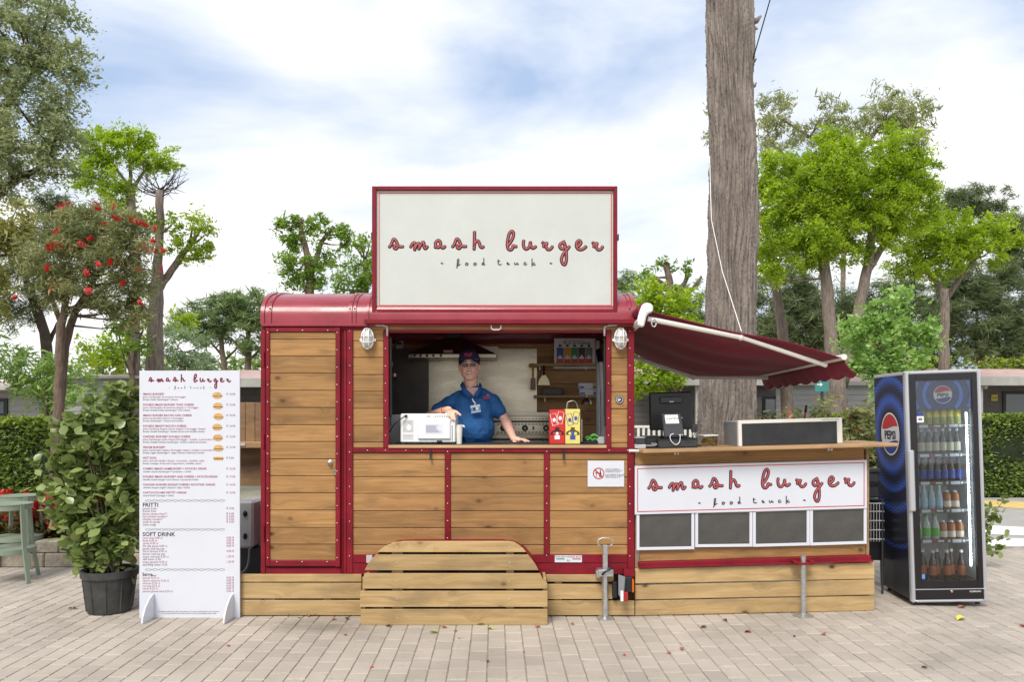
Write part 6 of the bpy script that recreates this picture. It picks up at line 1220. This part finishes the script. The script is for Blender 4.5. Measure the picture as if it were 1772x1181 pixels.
# --- big trunk
def big_trunk():
    Y = 3.2; o = thing('big_tree', 'massive straight furrowed trunk rising behind the side bar', 'tree', (P(1262, 0, Y).x, Y, 0)); k = 1/ppm(Y); na, nz = 460, 430
    ys = np.array([1000, 950, 760, 650, 560, 460, 400, 330, 250, 150, 60, 0, -60]); xl = np.array([1196, 1200, 1206, 1210, 1217, 1224, 1227, 1228, 1228, 1226, 1225, 1224, 1224]); xr = np.array([1318, 1312, 1304, 1306, 1306, 1307, 1309, 1310, 1308, 1303, 1306, 1300, 1298])
    yy = np.linspace(950, -60, nz); L_ = np.interp(yy, ys[::-1], xl[::-1]); R_ = np.interp(yy, ys[::-1], xr[::-1]); z = H+(HY-yy)*k; z[0] = -.02; cx = ((L_+R_)/2-886)*k; rad = (R_-L_)/2*k
    A, Z = np.meshgrid(np.linspace(0, 2*np.pi, na, endpoint=False), z); tw = A+.05*Z+.05*np.sin(Z*2.1)+.03*np.sin(Z*5.3+A*3)
    w1 = tw*11+.9*np.sin(Z*1.7+A*2)+.5*np.sin(Z*4.3+A*3.1); w2 = tw*19+1.3*np.sin(Z*2.9+A*5)+.6*np.sin(Z*6.1)+1; w3 = tw*41+1.5*np.sin(Z*5+A*6)
    f = (1-np.abs(np.cos(w1))**3)*.45*(.6+.4*np.sin(Z*2.3+A*4))+(1-np.abs(np.cos(w2))**4)*.35+(1-np.abs(np.cos(w3))**2)*.14+.16*np.sin(Z*9+A*11)*np.sin(Z*4.1-A*7)
    f += .07*rg.normal(0, 1, f.shape)
    r = rad[:, None]*(1+.03*np.sin(A*3+Z*.8)+.02*np.sin(A*5-Z*1.3))+.06*(f-.75)
    V = np.stack([cx[:, None]+r*np.cos(A), Y+r*np.sin(A), Z], 2).reshape(-1, 3); V[:, 0] -= o.location.x; V[:, 1] -= Y
    i = np.arange(nz-1)[:, None]*na; j = np.arange(na)[None]; Fc = np.stack([i+j, i+(j+1) % na, i+na+(j+1) % na, i+na+j], 2).reshape(-1, 4)
    quadmesh('trunk', V, Fc, M['trunkbark'], None, o, True)
    for (x, y, dx, dy, r0) in ((1303, 35, 14, -8, .035), (1301, 48, 10, 2, .03), (1303, 105, 6, -4, .02), (1304, 148, 5, -6, .02), (1309, 235, 4, 4, .015)): MB().tube([P(x-8, y+4, Y), P(x+dx*.5, y, Y-.05), P(x+dx, y+dy, Y-.05)], [r0*1.6, r0, r0*.35], 7).build('branch_stub', M['trunkbark'], o, smooth=True)
M['trunkbark'] = mat('trunk_bark', (.225, .19, .163), .95, var=.45, vs=5, bump=.8, bs=12, stretch=(3, 3, .6))
big_trunk()
tag(MB().tube([P(1228, 270, 2.75), P(1231, 380, 2.7), P(1250, 470, 2.2), P(1283, 574, .35)], .0045, 6).build('guy_rope', M['white'], smooth=True), 'white guy rope from the big trunk down to the awning', 'rope')
tag(MB().tube([P(1303, 102, 3.0), P(1334, -6, 2.6), P(1350, -60, 2.4)], .008, 6).build('overhead_cable', M['darkgrey'], smooth=True), 'thin dark cable running up from the big trunk', 'cable')
# --- red flowering bottlebrush
def brush(o, cc):
    fl_ = [(104,356),(118,352),(166,350),(170,361),(196,359),(178,387),(202,378),(225,381),(236,384),(248,388),(252,389),(268,396),(264,417),(252,430),(282,434),(96,401),(143,424),(104,425),(84,429),(90,427),(170,458),(190,454),(150,473),(239,466),(278,468),(212,491),(153,504),(243,525),(81,464),(25,515),(268,435),(155,413)]
    rm = mat('brush_red', (.62, .012, .02), .6, var=.3, vs=60); off = o.location
    for k, (x, y) in enumerate(fl_):
        c = np.array(P(x, y, 2.35+rg.uniform(-.15, .1))); ax = rg.normal(0, 1, 3); ax[2] = abs(ax[2])*.8; ax /= np.linalg.norm(ax); n = 170; t = rg.uniform(-1, 1, n); dr_ = rg.normal(0, 1, (n, 3)); dr_ -= (dr_@ax)[:, None]*ax; dr_ /= np.linalg.norm(dr_, axis=1)[:, None]
        sc_f = rg.uniform(.75, 1.15); b = c+ax*t[:, None]*.045*sc_f; e = b+dr_*.030*sc_f*rg.uniform(.6, 1.2, (n, 1))+ax*.008; s = np.cross(dr_, ax)*.0014; V = np.stack([b-s, b+s, e+s, e-s], 1).reshape(-1, 3)-np.array(off); quadmesh('flower_spike', V, np.arange(n*4).reshape(n, 4), rm, None, o)
tree('bottlebrush_tree', 'small twin stemmed tree covered in red bottlebrush flowers over the flower bed', 'tree', 2.8, [(160,440,80,62),(95,430,52,48),(225,430,52,56),(160,395,75,40),(150,505,75,40),(220,500,46,50),(80,480,46,42),(235,535,28,36),(120,370,40,22),(55,440,28,30),(195,375,50,24)], 760, .075, 'l_brush', .2, (((95,880,10),(98,760,9),(104,640,8),(106,560,7),(120,500,4)), ((103,700,8),(112,600,8),(135,530,5),(180,460,3)), ((106,560,5),(80,490,3),(60,440,1.5)), ((130,540,5),(200,480,3),(240,420,1.5))), 'bark2', twigs=40, sub=.22, extra=brush, flat=.9, cov=1.25)
# --- flower bed with stone kerb
kb = thing('flower_bed', 'low stone edged bed in front of the left hedge', 'flower bed', (P(20, 0, 1.95).x, 2.4, 0))
x_ = P(-140, 0, 1.95).x
while x_ < P(250, 0, 1.95).x: l_ = rg.uniform(.38, .5); B(x_, x_+l_-.008, 1.95, 2.12, 0, .15).build('kerb_stone', M['stone'], kb, bevel=.012); B(x_+.15, x_+l_+.14, 1.96+rg.uniform(0, .01), 2.12, .153, .285).build('kerb_stone', M['stone'], kb, bevel=.012); x_ += l_
B(P(-140, 0, 1.95).x, P(255, 0, 1.95).x, 2.12, 5.0, 0, .25).build('soil', M['soil'], kb)
n = 5200; a, b = P(-140, 0, 1.95).x, P(255, 0, 1.95).x; q = np.stack([rg.uniform(a, b, n), rg.uniform(2.15, 3.4, n), .27+rg.gamma(2, .07, n).clip(0, .36)], 1); V, Fc = leaves(q, .10, .55, .5); bm_ = leafmat('begonia_leaf', (.09, .035, .03), (.16, .16, .05), .3)
o = quadmesh('begonia_leaves', V, Fc, bm_, rg.uniform(0, 1, n)); tag(o, 'bronze and green begonia foliage filling the stone edged bed', 'foliage', kind='stuff')
n = 4800; cl_c = np.stack([rg.uniform(a, b, 170), rg.uniform(2.15, 3.3, 170), rg.uniform(.42, .68, 170)], 1); q = cl_c[rg.integers(0, 170, n)]+rg.normal(0, .028, (n, 3)); V, Fc = leaves(q, .045, .8, .5)
o = quadmesh('begonia_flowers', V, Fc, leafmat('begonia_red', (.55, .012, .015), (.72, .05, .05), .3), rg.uniform(0, .85, n)); tag(o, 'bright red begonia blossoms over the stone edged bed', 'flowers', kind='stuff')
# --- potted shrub
pc = gnd(190, 1058); YPt = pc.y
ps = thing('potted_shrub', 'glossy leaved laurel shrub in a dark plastic pot beside the menu board', 'potted plant', pc); hp_ = P(0, 985, YPt).z
MB().lathe([(.165, .0), (.17, .012), (.205, hp_*.82), (.222, hp_*.84), (.225, hp_), (.205, hp_), (.195, hp_-.05), (.0, hp_-.05)], (pc.x, pc.y, .001), 40).build('pot', M['pot'], ps, smooth='auto')
mb = MB()
for k in range(10): t = 2*math.pi*k/10; mb.tube([(pc.x+.172*math.cos(t), pc.y+.172*math.sin(t), .02), (pc.x+.204*math.cos(t), pc.y+.204*math.sin(t), hp_*.8)], .008, 5)
mb.build('pot_ribs', M['pot'], ps); MB().lathe([(.0, hp_-.055), (.198, hp_-.045)], (pc.x, pc.y, 0), 20).build('soil', M['soil'], ps)
ells = [(110,880,26,40),(95,830,16,20),(170,735,58,48),(205,700,42,30),(140,790,50,50),(200,780,48,55),(165,850,66,50),(120,850,36,40),(205,860,40,60),(150,920,48,46),(205,930,34,46),(115,800,22,30),(190,970,36,20),(140,960,24,20)]
pts, tint, cc = crown_points(ells, YPt, 2200, .30, depth=.6); mb = MB()
for k in range(26):
    q = Vector(cc[int(rg.integers(len(cc)))]); s = Vector((pc.x+rg.uniform(-.08, .08), pc.y+rg.uniform(-.08, .08), hp_-.05)); mb.tube([s, s.lerp(q, .5)+Vector((0, 0, .12)), q], [.009, .007, .003], 5)
mb.build('stems', M['bark2'], ps, smooth=True)
lp = [(0, -.5, 0), (.32, -.22, .05), (.40, .05, .06), (.26, .32, .03), (0, .55, -.05), (-.26, .32, .03), (-.40, .05, .06), (-.32, -.22, .05), (0, 0, -.02), (0, .3, -.03), (0, -.25, 0)]
lf_ = [(0,1,10), (1,2,8,10), (2,3,9,8), (3,4,9), (4,5,9), (5,6,8,9), (6,7,10,8), (7,0,10)]
lms = []
for k in range(8):
    me = bpy.data.meshes.new('leaf'); me.from_pydata([(x*.09, y*.09, z*.09) for x, y, z in lp], [], lf_); at = me.attributes.new('var', 'FLOAT', 'FACE'); at.data.foreach_set('value', [k/8+.1]*len(lf_)); me.materials.append(M['l_shrub']); me.polygons.foreach_set('use_smooth', [True]*len(lf_)); lms.append(me)
idx = rg.permutation(len(pts)); front = sorted(idx[:1400], key=lambda i: pts[i][1])[:300]; fs_ = set(int(i) for i in front)
for i in front:
    o = bpy.data.objects.new('leaf', lms[int(rg.integers(8))]); C.objects.link(o); o.parent = ps; o.location = Vector(pts[i])-pc; o.rotation_euler = (rg.uniform(-.2, 1.3), rg.uniform(-.7, .7), rg.uniform(0, 6.28)); s = rg.uniform(.75, 1.3); o.scale = (s*.95, s, s)
rest = np.array([i for i in idx if int(i) not in fs_]); lpn = np.array(lp)*.088; Vs = []; 
ax = rg.uniform(-.2, 1.3, len(rest)); ay = rg.uniform(-.7, .7, len(rest)); az_ = rg.uniform(0, 6.28, len(rest))
for k, i in enumerate(rest): m3 = np.array(Euler((ax[k], ay[k], az_[k])).to_matrix()); Vs.append(lpn*rg.uniform(.7, 1.25)@m3.T+pts[i]-np.array(pc))
tri = np.array([(0,1,10,10), (1,2,8,10), (2,3,9,8), (3,4,9,9), (4,5,9,9), (5,6,8,9), (6,7,10,8), (7,0,10,10)]); me = bpy.data.meshes.new('leaf_mass'); Vall = np.concatenate(Vs); fl2 = [tuple(v+11*k for v in f) for k in range(len(rest)) for f in lf_]; me.from_pydata(Vall.tolist(), [], fl2); at = me.attributes.new('var', 'FLOAT', 'FACE'); at.data.foreach_set('value', np.repeat(rg.uniform(0, 1, len(rest)), 8).astype(np.float32)); me.materials.append(M['l_shrub']); me.polygons.foreach_set('use_smooth', [True]*len(fl2)); o = bpy.data.objects.new('leaf_mass', me); C.objects.link(o); o.parent = ps; o['kind'] = 'stuff'
# plant peeping out behind the fridge
c = gnd(1690, 985); o = thing('young_laurel', 'young laurel with loose leaves peeping out behind the fridge', 'plant', c)
mb = MB(); ends = []
for (x, y) in ((1738, 866), (1728, 884), (1722, 900), (1745, 925), (1735, 948), (1722, 958), (1712, 880), (1708, 930), (1700, 905)):
    e = P(x, y, c.y); mb.tube([c, c.lerp(e, .5)+Vector((-.08, 0, .1)), e], [.010, .007, .003], 5); ends += [c.lerp(e, t)+Vector((-.08, 0, .1))*(1-abs(2*t-1)) for t in (.55, .65, .75, .85, .93, 1., 1.)]
mb.build('stems', M['bark2'], o, smooth=True)
for e in ends:
    for _ in range(2): q = bpy.data.objects.new('leaf', lms[int(rg.integers(8))]); C.objects.link(q); q.parent = o; q.location = e-c+Vector(rg.normal(0, .025, 3)); q.rotation_euler = (rg.uniform(-.2, 1.5), rg.uniform(-.8, .8), rg.uniform(0, 6.28)); s = rg.uniform(.7, 1.1); q.scale = (s*.8, s, s)
# ------------------------------------------------------------------ bar stools
def stool(cx, cy, rz, lab):
    o = thing('bar_stool', lab, 'stool', (cx, cy, 0), (0, 0, rz)); MB().lathe([(.0, .75), (.19, .75), (.205, .757), (.21, .77), (.195, .772), (.17, .765), (.0, .762)], n=36).build('seat', M['sage'], o, smooth='auto', local=True); MB().lathe([(.196, .715), (.206, .715), (.206, .756), (.196, .756)], n=36).build('seat_apron', M['sage'], o, smooth='auto', local=True)
    for k in range(4):
        t = math.pi/4+k*math.pi/2; c_, s_2 = math.cos(t), math.sin(t); mb = MB(); vs = []
        for r_, z_ in ((.20, .76), (.235, .34), (.30, 0)):
            for dx, dt in ((-.010, -.022), (.010, -.022), (.010, .022), (-.010, .022)): vs.append(((r_+dx)*c_-dt*s_2, (r_+dx)*s_2+dt*c_, z_))
        mb.add(vs, [(3,2,1,0), (8,9,10,11)]+[(b*4+j, b*4+(j+1) % 4, b*4+4+(j+1) % 4, b*4+4+j) for b in range(2) for j in range(4)]).build('leg', M['sage'], o, bevel=.003, local=True)
    MB().lathe([(.222, .29), (.236, .29), (.236, .335), (.222, .335)], n=36).build('foot_ring', M['sage'], o, smooth='auto', local=True)
a = gnd(30, 1012); stool(P(2, 0, a.y).x-.02, a.y+.15, .35, 'sage green metal bar stool standing closer to the paving edge of the plaza'); a = gnd(60, 990); stool(P(22, 0, a.y+.2).x, a.y+.3, .1, 'sage green metal bar stool right in front of the stone kerb')
# ------------------------------------------------------------------ fallen leaves on the paving
lcol = {'brown': mat('leaf_brown', (.10, .045, .025), .8, var=.3, vs=40), 'rust': mat('leaf_rust', (.36, .13, .07), .7, var=.3, vs=40), 'green': mat('leaf_fallen_green', (.33, .38, .10), .6), 'yellow': mat('leaf_yellow', (.62, .55, .05), .6), 'red': mat('petal_red', (.5, .01, .02), .6)}
spots = [(500,1067,'brown',.05),(535,1068,'rust',.05),(570,1065,'brown',.06),(578,1074,'rust',.05),(600,1073,'brown',.05),(518,1071,'green',.04),(598,1101,'rust',.035),(643,1157,'red',.03),(672,1086,'brown',.05),(750,1097,'green',.07),(768,1088,'rust',.05),(788,1094,'rust',.03),(832,1083,'green',.06),(848,1090,'green',.07),(844,1147,'brown',.035),(907,1130,'red',.02),(794,1106,'green',.03),(1080,1136,'red',.03),(1158,1132,'rust',.045),(1180,1126,'rust',.05),(1254,1076,'brown',.05),(1296,1096,'rust',.05),(1293,1096,'brown',.04),(1425,1100,'rust',.06),(1664,1053,'rust',.07),(1663,1074,'yellow',.10),(1769,1086,'rust',.05),(395,1120,'red',.03),(130,1055,'brown',.05),(122,1055,'brown',.04),(1600,1158,'brown',.04),(1375,1103,'brown',.03),(1218,1088,'brown',.05),(930,1087,'rust',.05),(990,1082,'rust',.05)]
words = {'brown': 'dark brown', 'rust': 'rust coloured', 'green': 'pale green', 'yellow': 'bright yellow', 'red': 'small red'}
for (x, y, c_, s) in spots:
    g = gnd(x, y); me = bpy.data.meshes.new('fallen_leaf'); me.from_pydata([(v[0]*s*.8, v[1]*s, v[2]*s*3*rg.uniform(.6, 1.4)+s*.14) for v in lp], [], lf_); me.materials.append(lcol[c_]); o = bpy.data.objects.new('fallen_leaf', me); C.objects.link(o); o.location = (g.x, g.y, .003); o.rotation_euler = (0, 0, rg.uniform(0, 6.28)); tag(o, words[c_]+(' petal' if c_ == 'red' else ' fallen leaf')+' lying on the pale paving', 'petal' if c_ == 'red' else 'leaf', words[c_]+' litter on the paving')
